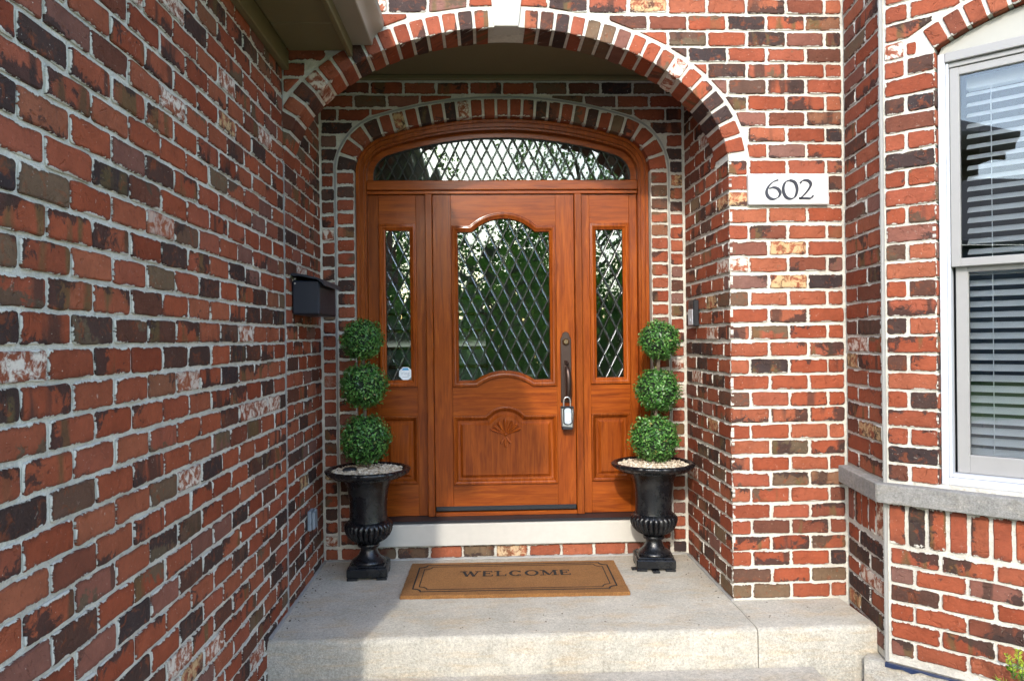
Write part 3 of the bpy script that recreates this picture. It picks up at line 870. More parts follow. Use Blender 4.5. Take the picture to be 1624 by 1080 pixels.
# bay foundation
fo = thing('bay_foundation', (2.1, 2.9, -.3), 'low concrete footing under the angled bay, with blue membrane edge', 'footing')
MB().box(-.09, 1.85, -.012, .11, -.31, -.126).build('footing', 'foundation', fo, BF)
m = MB(); vs = []; rr = random.Random(3)
for i in range(50):
    s_ = i * .036; d = rr.uniform(0, .005); h = .018 + rr.uniform(-.007, .006)
    if 4 <= i <= 7: h *= .35
    vs += [(s_, -.016 - d, -.122), (s_, -.017 - d, -.122 - h), (s_, .0, -.1225)]
m.add(vs, [(3 * i, 3 * i + 1, 3 * i + 4, 3 * i + 3) for i in range(49)] + [(3 * i, 3 * i + 3, 3 * i + 5, 3 * i + 2) for i in range(49)])
m.build('membrane', 'membrane', fo, BF)

# window
wi = thing('bay_window', (BB.x + .3, BB.y - .3, .7), 'tall white and taupe sash window in the angled bay, reflecting blue sky', 'window')
def wbox(nm, mat, s0, s1, y0, y1, z0, z1, c=.003, parent=None): return MB().box(s0, s1, y0, y1, z0, z1, c).build(nm, mat, parent or wi, BF, smooth=30)
wbox('trim', 'white', WS0 + .002, .252, .028, .10, .700, 2.56); wbox('trim', 'white', 1.268, WS1 - .002, .028, .10, .700, 2.56)
wbox('trim', 'white', .252, 1.268, .030, .10, .700, .732); wbox('trim', 'sash', .252, 1.268, .024, .10, 2.520, 2.56)
wbox('frame', 'white', .2525, .264, .036, .10, .733, 2.519, .002); wbox('frame', 'white', 1.256, 1.2675, .036, .10, .733, 2.519, .002)
wbox('frame', 'white', .2645, 1.2555, .040, .10, .733, .748, .002); wbox('frame', 'sash', .2645, 1.2555, .040, .10, 2.498, 2.519, .002)
def sash(nm, y, s0, z0, z1, g0, gz0, gz1):
    s1, g1 = 2 * WC - s0, 2 * WC - g0
    m = MB()
    o = thing_part = MB().box(s0, g0, y, y + .03, z0, z1, .003).build('stile', 'sash', wi, BF, smooth=30)
    MB().box(g1, s1, y, y + .03, z0, z1, .003).build('stile', 'sash', wi, BF, smooth=30)
    MB().box(g0 - .002, g1 + .002, y + .0015, y + .029, z0, gz0, .003).build('rail', 'sash', wi, BF, smooth=30)
    MB().box(g0 - .002, g1 + .002, y + .0015, y + .029, gz1, z1, .003).build('rail', 'sash', wi, BF, smooth=30)
    MB().box(g0 - .004, g1 + .004, y + .013, y + .018, gz0 - .004, gz1 + .004).build('pane', 'wglass', wi, BF)
sash('upper', .046, .265, 1.640, 2.497, .302, 1.676, 2.462)
sash('lower', .080, .275, .749, 1.650, .323, .830, 1.617)
ap = [(p[0], p[1] - .002) for p in bi if WS0 < p[0] < WS1]
ap = [(WS0 + .002, 2.562)] + [(WS1 - .002, 2.562)] + ap[::-1]
MB().prism(ap, .045, .10, .003).build('arch_panel', 'panel_cream', wi, BF)
bl = thing('window_blind', (BB.x + .55, BB.y - .25, .8), 'white horizontal slat blind hanging behind the bay window glass', 'blind')
MB().box(.31, 1.21, .150, .20, 2.42, 2.475, .003).build('head_rail', 'slat', bl, BF)
slat_me = None
for i in range(35):
    z = .835 + i * .0462
    if slat_me is None:
        m = MB(); N = 6; vs = []
        for x in (-.452, .452):
            for k in range(N + 1):
                t = k / N - .5; vs += [(x, t * .05, .004 * (1 - 4 * t * t)), (x, t * .05, .004 * (1 - 4 * t * t) - .0028)]
        q = 2 * (N + 1); fs = []
        for k in range(N): fs += [(2 * k, 2 * k + 2, q + 2 * k + 2, q + 2 * k), (2 * k + 1, q + 2 * k + 1, q + 2 * k + 3, 2 * k + 3)]
        fs += [(0, q, q + 1, 1), (2 * N, 2 * N + 1, q + 2 * N + 1, q + 2 * N)]
        m.add(vs, fs); s0 = m.build('slat', 'slat', bl, ID, origin=(0, 0, 0)); slat_me = s0.data; o = s0
    else:
        o = bpy.data.objects.new('slat', slat_me); COL.objects.link(o); o.parent = bl
    o.matrix_basis = Matrix.Translation(-abs_loc(bl)) @ BF @ Matrix.Translation((.76, .178, z)) @ Matrix.Rotation(math.radians(30 + R.uniform(-2, 2)), 4, 'X')
MB().box(.31, 1.21, .160, .195, .770, .795, .004).build('bottom_rail', 'slat', bl, BF)
for s_ in (.40, .76, 1.12): MB().box(s_, s_ + .003, .151, .154, .79, 2.42).build('ladder_cord', 'slat', bl, BF)
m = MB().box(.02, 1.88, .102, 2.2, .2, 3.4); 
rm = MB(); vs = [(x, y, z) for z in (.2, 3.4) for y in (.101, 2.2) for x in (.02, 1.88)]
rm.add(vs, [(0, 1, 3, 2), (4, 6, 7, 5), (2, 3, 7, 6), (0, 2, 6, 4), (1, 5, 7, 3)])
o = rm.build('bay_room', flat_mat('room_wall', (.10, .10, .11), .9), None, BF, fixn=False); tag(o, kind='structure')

# ================================================================== doorstep, door frame
st = MB().box(-.775, 1.045, YB - .028, YB + .15, .087, .221, .004).build('stone_doorstep', 'limestone', smooth=30)
tag(st, 'pale limestone slab under the wooden door, above one brick course', 'doorstep')
ds = thing('door_surround', (.132, YD, .22), 'arched mahogany door frame with leaded transom and two sidelights', 'door frame')
def band(nm, o0, o1, y0, y1, zb=.222, mat='wood_v'):
    MB().strip(arch3(o0, zb=zb), arch3(o1, zb=zb), y0, y1).build(nm, mat, ds, smooth=30)
band('brick_mould', .002, .022, 4.664, 4.80); band('jamb', .022, .048, 4.676, 4.80); band('jamb', .048, .062, 4.690, 4.80)
TB0, TB1 = 2.292, 2.354
MB().strip(arch3(.062, zb=TB1), arch3(.098, zb=TB1), 4.742, 4.80).build('glazing_stop', 'wood_h', ds, smooth=30)
MB().box(-.724, .988, 4.702, 4.80, TB0, TB1, .005).build('transom_bar', 'wood_h', ds, smooth=30)
MB().box(-.722, .986, 4.716, 4.80, TB0 - .022, TB0 - .001, .003).build('transom_stop', 'wood_h', ds, smooth=30)
for x0, x1 in ((-.361, -.3165), (.5825, .629)):
    MB().box(x0, x1, 4.706, 4.80, .238, TB0 - .023, .004).build('mullion', 'wood_v', ds, smooth=30)
MB().box(-.722, .986, YB - .012, 4.80, .2225, .2375, .003).build('threshold', 'blackplastic', ds, smooth=30)
MB().box(-.315, .581, 4.715, 4.80, .238, .262, .002).build('sill_strip', 'wood_h', ds)

LEAD = {}
def lattice(poly, dw, dh, cx, cz, y, parent, mat='glass', came=.0024):
    """bevelled diamond panes and their lead cames inside an outline"""
    xs = [p[0] for p in poly]; zs = [p[1] for p in poly]
    i0, i1 = math.floor((min(xs) - cx) / (dw / 2)) - 1, math.ceil((max(xs) - cx) / (dw / 2)) + 1
    j0, j1 = math.floor((min(zs) - cz) / (dh / 2)) - 1, math.ceil((max(zs) - cz) / (dh / 2)) + 1
    g = 1 - came * 2 / dw * 1.1
    for i in range(i0, i1 + 1):
        for j in range(j0, j1 + 1):
            if (i + j) % 2: continue
            x, z = cx + i * dw / 2, cz + j * dh / 2
            d = [(x, z - dh / 2 * g), (x + dw / 2 * g, z), (x, z + dh / 2 * g), (x - dw / 2 * g, z)]
            q = dedupe(clip_convex(poly, d))
            if len(q) < 3 or area(q) < 1.5e-4: continue
            c = (sum(p[0] for p in q) / len(q), sum(p[1] for p in q) / len(q))
            pl = [(p[0] - c[0], p[1] - c[1]) for p in q]
            bev = .0065; ins = inset(pl, bev)
            if area(ins) < .15 * area(pl) or any(math.hypot(a[0], a[1]) > math.hypot(b_[0], b_[1]) for a, b_ in zip(ins, pl)): ins = [(p[0] * .6, p[1] * .6) for p in pl]
            n = len(pl); vs = [(p[0], -.0022, p[1]) for p in ins] + [(p[0], 0, p[1]) for p in pl] + [(p[0], .004, p[1]) for p in pl]
            fs = [tuple(range(n))] + [(k, n + k, n + (k + 1) % n, (k + 1) % n) for k in range(n)] + [(n + k, 2 * n + k, 2 * n + (k + 1) % n, n + (k + 1) % n) for k in range(n)] + [tuple(reversed(range(2 * n, 3 * n)))]
            m = MB().add(vs, fs)
            W = Matrix.Translation((c[0], y, c[1])) @ Matrix.Rotation(R.uniform(-.016, .016), 4, 'X') @ Matrix.Rotation(R.uniform(-.016, .016), 4, 'Z')
            m.build('pane', mat, parent, W, origin=(0, 0, 0), fixn=False)
    m = MB(); N = len(poly)
    for sgn in (1, -1):
        for k in range(-60, 61):
            # lines  z - cz = sgn * dh/dw * (x - cx) + (k + .5) * dh
            sl_, c0 = sgn * dh / dw, cz + (k + .5) * dh - sgn * dh / dw * cx
            ts = []
            for i in range(N):
                a, b_ = poly[i - 1], poly[i]
                fa, fb = a[1] - sl_ * a[0] - c0, b_[1] - sl_ * b_[0] - c0
                if (fa < 0) != (fb < 0): ts.append(a[0] + (b_[0] - a[0]) * fa / (fa - fb))
            ts.sort()
            for a, b_ in zip(ts[::2], ts[1::2]):
                if b_ - a < .006: continue
                l = math.hypot(1, sl_); nx, nz = -sl_ / l * came, 1 / l * came
                p0, p1 = (a, sl_ * a + c0), (b_, sl_ * b_ + c0)
                o = .0008 if sgn > 0 else 0
                m.prism([(p0[0] - nx, p0[1] - nz), (p1[0] - nx, p1[1] - nz), (p1[0] + nx, p1[1] + nz), (p0[0] + nx, p0[1] + nz)] if True else [], y - .003 - o, y + .006 + o)
    m.build('lead_came', 'came', parent)

def transom():
    c = arch3(.100); pts = [p for p in c if p[1] > TB1 + .001]
    poly = [(pts[-1][0], TB1 + .001), (pts[0][0], TB1 + .001)] + pts
    tr = MB().strip([(p[0], p[1]) for p in arch3(.098, zb=TB1 + .002)], arch3(.102, zb=TB1 + .002), 4.752, 4.79).build('transom_light', 'came', ds)
    lattice(dedupe(poly), .067, .135, .132, TB1 + .0675, 4.768, tr)
transom()

def molded(outline, prof, y, nm, parent, mat='wood_v'):
    return MB().sweep(outline, prof, y).build(nm, mat, parent, smooth=28, fixn=False)
LITE_PROF = [(0, 0), (0, .010), (.003, .014), (.008, .015), (.012, .011), (.016, .012), (.024, .010), (.032, .002), (.036, .0005), (.041, -.004), (.041, -.020)]
PAN_PROF = [(0, 0), (0, .009), (.003, .013), (.008, .014), (.013, .009), (.018, .007), (.024, -.003), (.030, -.010), (.036, -.012)]
def rect_ol(x0, x1, z0, z1): return [(x0, z0), (x1, z0), (x1, z1), (x0, z1)]
def raised(outline, y, parent, mat='wood_v'):
    """panel field inside a moulding: sunk margin, bevel, raised middle"""
    n = len(outline); prof = [(.034, -.012), (.044, -.012), (.058, -.003), (.061, .0005), (.064, .0005)]
    m = MB(); vs = []
    for d, h in prof: vs += [(x, y - h, z) for x, z in inset(outline, d)]
    fs = [(k * n + i, k * n + (i + 1) % n, (k + 1) * n + (i + 1) % n, (k + 1) * n + i) for k in range(len(prof) - 1) for i in range(n)]
    fs.append(tuple((len(prof) - 1) * n + i for i in range(n)))
    m.add(vs, fs); return m.build('panel', mat, parent, smooth=28, fixn=False)

def sidelight(x0, x1, m0, m1):
    y = YD + .004; y1 = 4.79
    root = MB().box(x0, m0 + .001, y, y1, .240, TB0 - .024, .002).build('sidelight', 'wood_v', ds, smooth=30)
    MB().box(m1 - .001, x1, y, y1, .240, TB0 - .024, .002).build('stile', 'wood_v', root, smooth=30)
    for z0, z1 in ((.240, .442), (.872, 1.060), (2.084, TB0 - .024)):
        MB().box(m0 + .0015, m1 - .0015, y + .0008, y1 - .001, z0, z1, .001).build('rail', 'wood_h', root, smooth=30)
    ol = rect_ol(m0, m1, 1.059, 2.085)
    molded(ol, LITE_PROF, y, 'glass_moulding', root)
    lattice(inset(ol, .040), .081, .163, (m0 + m1) / 2, 1.575, y + .016, root)
    ol = rect_ol(m0, m1, .441, .873)
    molded(ol, PAN_PROF, y, 'panel_moulding', root); raised(ol, y, root)
sidelight(-.724, -.3615, -.655, -.420); sidelight(.6295, .986, .680, .935)

# ------------------------------------------------------------------ the door leaf
dr = thing('front_door', (.132, YD, .265), 'mahogany front door with arched leaded glass and carved shell panel', 'door')
DX0, DX1, DZ0, DZ1 = -.3145, .5805, .268, 2.268
SX0, SX1 = -.200, .464; DC = .132
def bump_line(x0, x1, zbase, hw, rise, n=14, rev=False):
    """straight - arc - straight from x0 to x1"""
    Rr = (hw * hw + rise * rise) / (2 * rise); a = math.asin(min(1, hw / Rr)); p = [(x0, zbase)]
    p += [(DC + Rr * math.sin(-a + 2 * a * i / n), zbase + rise - Rr + Rr * math.cos(-a + 2 * a * i / n)) for i in range(n + 1)]
    p.append((x1, zbase)); return p[::-1] if rev else p
lite_top = (2.073, .215, .085); lite_bot = (1.051, .175, .060); pan_top = (.868, .125, .058)
dy1 = YD + .045
MB().box(DX0, SX0, YD, dy1, DZ0, DZ1, .0015).build('stile', 'wood_v', dr, smooth=30)
MB().box(SX1, DX1, YD, dy1, DZ0, DZ1, .0015).build('stile', 'wood_v', dr, smooth=30)
tl = bump_line(SX0 + .0008, SX1 - .0008, *lite_top)
MB().prism(tl + [(SX1 - .0008, DZ1), (SX0 + .0008, DZ1)], YD + .0006, dy1).build('top_rail', 'wood_h', dr)
MB().prism(bump_line(SX0 + .0008, SX1 - .0008, *pan_top) + bump_line(SX0 + .0008, SX1 - .0008, *lite_bot, rev=True), YD + .0006, dy1).build('lock_rail', 'wood_h', dr)
MB().box(SX0 + .0008, SX1 - .0008, YD + .0006, dy1, DZ0, .434, 0).build('bottom_rail', 'wood_h', dr)
lite_ol = bump_line(SX0, SX1, *lite_bot) + bump_line(SX0, SX1, *lite_top, rev=True)
lm = molded(lite_ol, LITE_PROF, YD, 'glass_moulding', dr)
lattice(dedupe(inset(lite_ol, .0405)), .081, .163, DC - .002, 1.60, YD + .018, dr)
pan_ol = [(SX0, .432), (SX1, .432)] + bump_line(SX0, SX1, *pan_top, rev=True)
molded(pan_ol, PAN_PROF, YD, 'panel_moulding', dr); raised(pan_ol, YD, dr)
MB().box(DX0 + .001, DX1 - .001, YD - .014, YD + .0, .268, .298, .005).build('door_sweep', 'blackplastic', dr, smooth=30)
# carved shell
def petal(m, x, z, ang, ln, w0, w1, h, y):
    """raised teardrop from (x,z) outwards"""
    N, K = 9, 6; vs = []
    for i in range(N + 1):
        t = i / N; wd = (w0 + (w1 - w0) * t) * (math.sqrt(max(0, 1 - ((t - .72) / .28) ** 2)) if t > .72 else 1)
        for k in range(K + 1):
            a = PI * k / K; px = -math.cos(a) * wd; py = math.sin(a) * h * (.35 + .65 * t) * (1 if t < .95 else .4)
            dx, dz = math.sin(ang), math.cos(ang)
            vs.append((x + dx * ln * t + dz * px, y - py, z + dz * ln * t - dx * px))
    fs = [(i * (K + 1) + k, i * (K + 1) + k + 1, (i + 1) * (K + 1) + k + 1, (i + 1) * (K + 1) + k) for i in range(N) for k in range(K)]
    m.add(vs, fs)
m = MB(); cz0 = .748
for a, ln, w1 in ((0, .104, .020), (-.45, .096, .017), (.45, .096, .017), (-.83, .097, .0145), (.83, .097, .0145), (-1.18, .100, .012), (1.18, .100, .012)):
    petal(m, DC + .09 * math.sin(a) * .12, cz0, a, ln, .004, w1, .021, YD + .001)
for a, ln in ((PI, .075), (PI - .6, .058), (PI + .6, .058)): petal(m, DC, cz0 - .012, a, ln, .005, .011, .016, YD + .001)
m.lathe([(.0005, .016), (.008, .014), (.013, .008), (.014, 0)], 14)
k = len(m.v) - 56
for i in range(k, len(m.v)):
    x, y, z = m.v[i]; m.v[i] = (DC + x, YD - z, cz0 + y)
m.build('shell_carving', 'wood_carve', dr, smooth=50, fixn=False)
# handle set
hx, hy = .521, YD
pl = [(hx - .034, .945), (hx + .034, .945), (hx + .034, 1.352), (hx + .027, 1.359)] + [(hx + .024 * math.cos(a), 1.368 + .026 * math.sin(a)) for a in [PI * i / 10 for i in range(11)]] + [(hx - .027, 1.359), (hx - .034, 1.352)]
hp = MB().prism(pl, hy - .009, hy, .003).build('handle_plate', 'bronze', dr)
m = MB().lathe([(.0, .020), (.013, .020), (.016, .017), (.021, .012), (.023, .0)], 24); m.v = [(hx + x, hy - .009 - z, 1.330 + y) for x, y, z in m.v]
m.build('deadbolt', 'brass', hp, smooth=40)
MB().box(hx - .0015, hx + .0015, hy - .0315, hy - .028, 1.322, 1.338).build('keyhole', 'blackplastic', hp)
m = MB(); m.tube([(hx - .006, hy - .010, 1.205), (hx, hy - .03, 1.203), (hx + .003, hy - .044, 1.194), (hx + .004, hy - .052, 1.186)], [.006, .007, .010, .008], 10, flat=1.6); m.build('thumb_latch', 'bronze', hp, smooth=50)
gr = [(hx, hy - .008, 1.165), (hx, hy - .03, 1.168), (hx + .004, hy - .05, 1.155), (hx + .008, hy - .06, 1.12), (hx + .010, hy - .062, 1.07), (hx + .009, hy - .058, 1.02), (hx + .006, hy - .046, .985), (hx + .003, hy - .03, .972), (hx, hy - .008, .970)]
def smooth_path(p, n=4):
    o = []
    for i in range(len(p) - 1):
        a, b_, c, d = Vector(p[max(i - 1, 0)]), Vector(p[i]), Vector(p[i + 1]), Vector(p[min(i + 2, len(p) - 1)])
        for k in range(n):
            t = k / n; o.append(.5 * ((2 * b_) + (c - a) * t + (2 * a - 5 * b_ + 4 * c - d) * t * t + (3 * b_ - a - 3 * c + d) * t ** 3))
    o.append(Vector(p[-1])); return o
gp_ = smooth_path(gr); rad = [.010 + .009 * math.sin(PI * i / (len(gp_) - 1)) ** 1.5 for i in range(len(gp_))]
MB().tube(gp_, rad, 14).build('grip', 'bronze', hp, smooth=60)

# key lock box hanging from the grip
lb = thing('key_lock_box', (hx, hy - .06, .79), 'grey key lock box with white push buttons hanging from the door handle', 'lock box')
lx = hx - .003; ly = hy - .085
body = [(-.036, .800), (.036, .790), (.042, .900), (.038, .915), (-.034, .922), (-.040, .910)]
MB().prism([(lx + x, z) for x, z in body], ly, ly + .045, .006).build('body', 'steel', lb, smooth=30)
oc = [(lx + .002 + .029 * math.cos(a), .862 + (.044 if math.sin(a) > 0 else -.034) + .018 * math.sin(a)) for a in [2 * PI * i / 28 for i in range(28)]]
MB().prism(oc, ly - .006, ly + .002, .003).build('face', 'blackplastic', lb, smooth=30)
oc2 = [(lx + .002 + .022 * math.cos(a), .862 + (.040 if math.sin(a) > 0 else -.032) + .014 * math.sin(a)) for a in [2 * PI * i / 28 for i in range(28)]]
kp = MB().prism(oc2, ly - .009, ly - .005, .002).build('keypad', 'keygrey', lb, smooth=30)
for i in range(3):
    for j in range(4):
        MB().box(lx - .012 + i * .0105, lx - .003 + i * .0105, ly - .0115, ly - .008, .835 + j * .0125, .845 + j * .0125, .0015).build('push_button', 'whitekey', kp)
sh = [(lx - .020, ly + .022, .915), (lx - .020, ly + .022, .955), (lx - .014, ly + .022, .975), (lx + .002, ly + .022, .983), (lx + .016, ly + .022, .974), (lx + .021, ly + .022, .955), (lx + .021, ly + .022, .915)]
MB().tube(smooth_path(sh), .0045, 10).build('shackle', 'steel', lb, smooth=60)
MB().box(lx - .041, lx + .041, ly - .003, ly + .047, .914, .926, .003).build('top_cap', 'blackplastic', lb, smooth=30)
MB().box(lx - .034, lx + .034, ly + .002, ly + .042, .780, .797, .004).build('bottom_cap', 'blackplastic', lb, smooth=30)

# sticker on the left sidelight
sk = thing('security_sticker', (-.497, YD + .014, 1.10), 'small white octagonal sticker with blue band on left sidelight glass', 'sticker')
oct_ = [(-.497 + .044 * math.cos(PI / 8 + PI / 4 * i), 1.141 + .044 * math.sin(PI / 8 + PI / 4 * i)) for i in range(8)]
MB().prism(oct_, YD + .0095, YD + .0105).build('backing', 'sticker', sk)
MB().prism([(-.519, 1.162), (-.475, 1.162), (-.482, 1.176), (-.512, 1.176)], YD + .0085, YD + .0095).build('band', 'stickerblue', sk)
def text_mesh(body, size, name, mat, parent, W, extrude=0):
    cu = bpy.data.curves.new(name, 'FONT'); cu.body = body; cu.size = size; cu.align_x = 'CENTER'; cu.align_y = 'CENTER'; cu.extrude = extrude
    tmp = bpy.data.objects.new(name + '_curve', cu); me = bpy.data.meshes.new_from_object(tmp)
    bpy.data.objects.remove(tmp); bpy.data.curves.remove(cu)
    me.materials.clear(); me.materials.append(M[mat]); me.name = name
    return place(name, me, parent, W)
text_mesh('ring', .034, 'lettering', 'stickergrey', sk, Matrix.Translation((-.497, YD + .0085, 1.142)) @ Matrix.Rotation(PI / 2, 4, 'X'))
MB().box(-.517, -.477, YD + .0086, YD + .0095, 1.118, 1.121).build('small_print', 'stickergrey', sk)

# ================================================================== number plate
sg = thing('house_number_sign', (1.565, YF - .02, 2.02), 'white stone plate with black numerals 602 on the brick pier', 'sign')
MB().box(1.357, 1.773, YF - .022, YF + .02, 2.020, 2.178, .004).build('plate', 'sign', sg, smooth=30)
def stroke(m, pts, wd, y0, y1):
    """flat pen stroke along smooth points with varying width"""
    n = len(pts); A, B_ = [], []
    for i, p in enumerate(pts):
        a, b_ = pts[max(i - 1, 0)], pts[min(i + 1, n - 1)]
        tx, tz = b_[0] - a[0], b_[1] - a[1]; l = math.hypot(tx, tz) or 1
        A.append((p[0] - tz / l * wd[i] / 2, p[1] + tx / l * wd[i] / 2)); B_.append((p[0] + tz / l * wd[i] / 2, p[1] - tx / l * wd[i] / 2))
    m.strip(A, B_, y0, y1)
def cat2(p, n=8): return [(q.x, q.y) for q in smooth_path([Vector((a, b_, 0)) for a, b_ in p], n)]
def pen(pts, ang=.55, thick=.0168, thin=.0044):
    """stroke widths of a broad nib held at an angle"""
    out = []
    for i in range(len(pts)):
        a, b_ = pts[max(i - 1, 0)], pts[min(i + 1, len(pts) - 1)]
        d = math.atan2(b_[1] - a[1], b_[0] - a[0]); out.append(thin + (thick - thin) * abs(math.sin(d - ang)))
    return out
NZ0 = 2.046; NH = .101
def num(name, paths):
    m = MB()
    for p in paths:
        c = cat2(p); stroke(m, c, pen(c), YF - .0245, YF - .021)
    m.build(name, 'ink', sg)
def S(x, z): return (x, NZ0 + z * NH)
x = 1.440
num('numeral_six', [[S(x + .070, .985), S(x + .045, .90), S(x + .020, .68), S(x + .008, .38), S(x + .018, .12), S(x + .043, .02), S(x + .068, .12), S(x + .078, .33), S(x + .066, .54), S(x + .043, .61), S(x + .022, .55)]])
x = 1.527
num('numeral_zero', [[S(x + .042, .97), S(x + .018, .86), S(x + .007, .52), S(x + .018, .16), S(x + .043, .03), S(x + .068, .14), S(x + .079, .50), S(x + .068, .85), S(x + .042, .97)]])
x = 1.615
num('numeral_two', [[S(x + .006, .80), S(x + .022, .95), S(x + .046, .95), S(x + .062, .78), S(x + .052, .52), S(x + .026, .22), S(x + .004, .03)], [S(x + .000, .055), S(x + .03, .055), S(x + .060, .055), S(x + .072, .16), S(x + .076, .20)]])

# ================================================================== mailbox, outlet, doorbell
mb = thing('wall_mailbox', (XL, 4.1, 1.48), 'navy metal mailbox with sloping lid on the left brick wall', 'mailbox')
MB().box(XL + .002, -.850, 3.905, 4.335, 1.490, 1.668, .008).build('box', 'mailblue', mb, smooth=30)
m = MB(); y0, y1 = 3.89, 4.35
lp = [(XL + .001, 1.704), (-.95, 1.702), (-.86, 1.682), (-.828, 1.664), (-.818, 1.640), (-.822, 1.638), (-.834, 1.656), (-.862, 1.672), (-.95, 1.690), (XL + .001, 1.692)]
n = len(lp); vs = [(x, y0, z) for x, z in lp] + [(x, y1, z) for x, z in lp]
m.add(vs, [(i, (i + 1) % n, n + (i + 1) % n, n + i) for i in range(n)] + [tuple(range(n)), tuple(range(n, 2 * n))]); m.build('lid', 'mailblue', mb)
for z in (1.675, 1.652):
    m = MB().lathe([(.0, .003), (.004, .0025), (.005, 0)], 10); m.v = [(-.975 + a, 3.905 - c, z + b_) for a, b_, c in m.v]; m.build('rivet', 'steel', mb)
ob = thing('outlet_box', (XL, 4.24, .30), 'small grey weatherproof outlet box low on the left brick wall', 'outlet')
MB().box(XL + .001, XL + .022, 4.185, 4.275, .295, .405, .003).build('back_box', 'greybox', ob, smooth=30)
MB().box(XL + .0225, XL + .040, 4.190, 4.270, .300, .400, .006).build('cover', 'greybox', ob, smooth=30)
MB().box(XL + .030, XL + .044, 4.215, 4.245, .399, .408, .002).build('latch', 'greybox', ob)
db = thing('doorbell', (XR, 4.39, 1.42), 'slim black and white doorbell on the porch side wall', 'doorbell')
MB().box(XR - .034, XR - .001, 4.315, 4.425, 1.415, 1.568, .004).build('housing', 'blackplastic', db, smooth=30)
MB().box(XR - .038, XR - .0335, 4.325, 4.418, 1.422, 1.515, .002).build('faceplate', 'white', db, smooth=30)
m = MB().lathe([(.0, .003), (.010, .003), (.012, 0)], 18); m.v = [(XR - .038 - c, 4.372 + a, 1.45 + b_) for a, b_, c in m.v]; m.build('button', 'keygrey', db, smooth=40)
m = MB().lathe([(.0, .004), (.007, .003), (.009, 0)], 18); m.v = [(XR - .034 - c, 4.372 + a, 1.54 + b_) for a, b_, c in m.v]; m.build('lens', 'wglass', db, smooth=40)

# ================================================================== door mat
mt = thing('door_mat', (.156, 4.18, 0), 'brown coir door mat lettered WELCOME with black border lines', 'door mat')
MX = Matrix.Translation((.156, 4.180, .0)) @ Matrix.Rotation(-.018, 4, 'Z')
mw, mh = .604, .285
m = MB(); rr = random.Random(9); pts = []
for a, b_, n_ in (((-mw, -mh), (mw, -mh), 60), ((mw, -mh), (mw, mh), 26), ((mw, mh), (-mw, mh), 60), ((-mw, mh), (-mw, -mh), 26)):
    for i in range(n_): t = i / n_; pts.append((a[0] + (b_[0] - a[0]) * t + rr.uniform(-.0022, .0022), a[1] + (b_[1] - a[1]) * t + rr.uniform(-.0022, .0022)))
N = len(pts); vs = [(x, y, .001) for x, y in pts] + [(x, y, .014) for x, y in pts] + [(x * .994, y * .988, .0185) for x, y in pts]
m.add(vs, [(k * N + i, k * N + (i + 1) % N, (k + 1) * N + (i + 1) % N, (k + 1) * N + i) for k in (0, 1) for i in range(N)] + [tuple(2 * N + i for i in range(N))])
m.build('pile', 'coir', mt, MX, origin=(0, 0, 0))
m = MB()
for i in range(15000):
    if i < 12000: x, y, z, s_ = rr.uniform(-mw, mw), rr.uniform(-mh, mh), .0178, rr.uniform(.0025, .0055)
    else:
        t = rr.random() * 2 * (mw + mh) * 2; z = rr.uniform(.004, .018); s_ = rr.uniform(.003, .008)
        per = [(-mw, -mh, 1, 0, 2 * mw), (mw, -mh, 0, 1, 2 * mh), (mw, mh, -1, 0, 2 * mw), (-mw, mh, 0, -1, 2 * mh)]
        for px, py, dx, dy, ln in per:
            if t < ln: break
            t -= ln
        t = min(t, ln); x, y = px + dx * t, py + dy * t
    a = rr.uniform(0, 2 * PI); e = rr.uniform(.2, 1.1); d = (math.cos(a) * math.cos(e), math.sin(a) * math.cos(e), math.sin(e) * .8)
    wx, wy = -math.sin(a) * .0007, math.cos(a) * .0007
    m.add([(x - wx, y - wy, z), (x + wx, y + wy, z), (x + d[0] * s_, y + d[1] * s_, z + d[2] * s_)], [(0, 1, 2)])
o = m.build('coir_fibres', 'fibre', mt, MX, origin=(0, 0, 0), fixn=False); o['kind'] = 'stuff'
FLAT = MX @ Matrix.Translation((0, 0, .0214)) @ Matrix.Rotation(-PI / 2, 4, 'X')     # strips drawn in x,z lie on the mat
def border(ins_, wd, notch):
    a, b_ = mw - ins_, mh - ins_; p = []
    for sx, sz in ((1, -1), (1, 1), (-1, 1), (-1, -1)):
        c = (sx * a, sz * b_); q = [(c[0] + sx * -notch * math.cos(t), c[1] + sz * -notch * math.sin(t)) for t in [PI / 2 * i / 8 for i in range(9)]]
        if sx * sz > 0: q = q
        p += q if (sx, sz) in ((1, 1), (-1, -1)) and False else (q[::-1] if (sx, sz) in ((1, -1), (-1, 1)) and False else q)
    return p
def border_poly(ins_, notch):
    a, b_ = mw - ins_, mh - ins_; P = []
    for (sx, sz), rev in (((1, -1), True), ((1, 1), False), ((-1, 1), True), ((-1, -1), False)):
        q = [(sx * (a - notch * math.cos(t)), sz * (b_ - notch * math.sin(t))) for t in [PI / 2 * i / 8 for i in range(9)]]
        # t=0 is on the short edge's side, t=90 on the long edge's side
        q = [(sx * a, sz * (b_ - notch))] + [(sx * (a - notch * math.sin(t)), sz * (b_ - notch * math.cos(t))) for t in [PI / 2 * i / 8 for i in range(1, 8)]] + [(sx * (a - notch), sz * b_)]
        P += q[::-1] if rev else q
    return P
for ins_, wd in ((.052, .0075), (.085, .0045)):
    A = border_poly(ins_, .045); A.append(A[0]); B_ = border_poly(ins_ + wd, .045); B_.append(B_[0])
    MB().strip(A, B_, -.0006, .0006).build('border_line', 'matink', mt, FLAT, origin=(0, 0, 0))
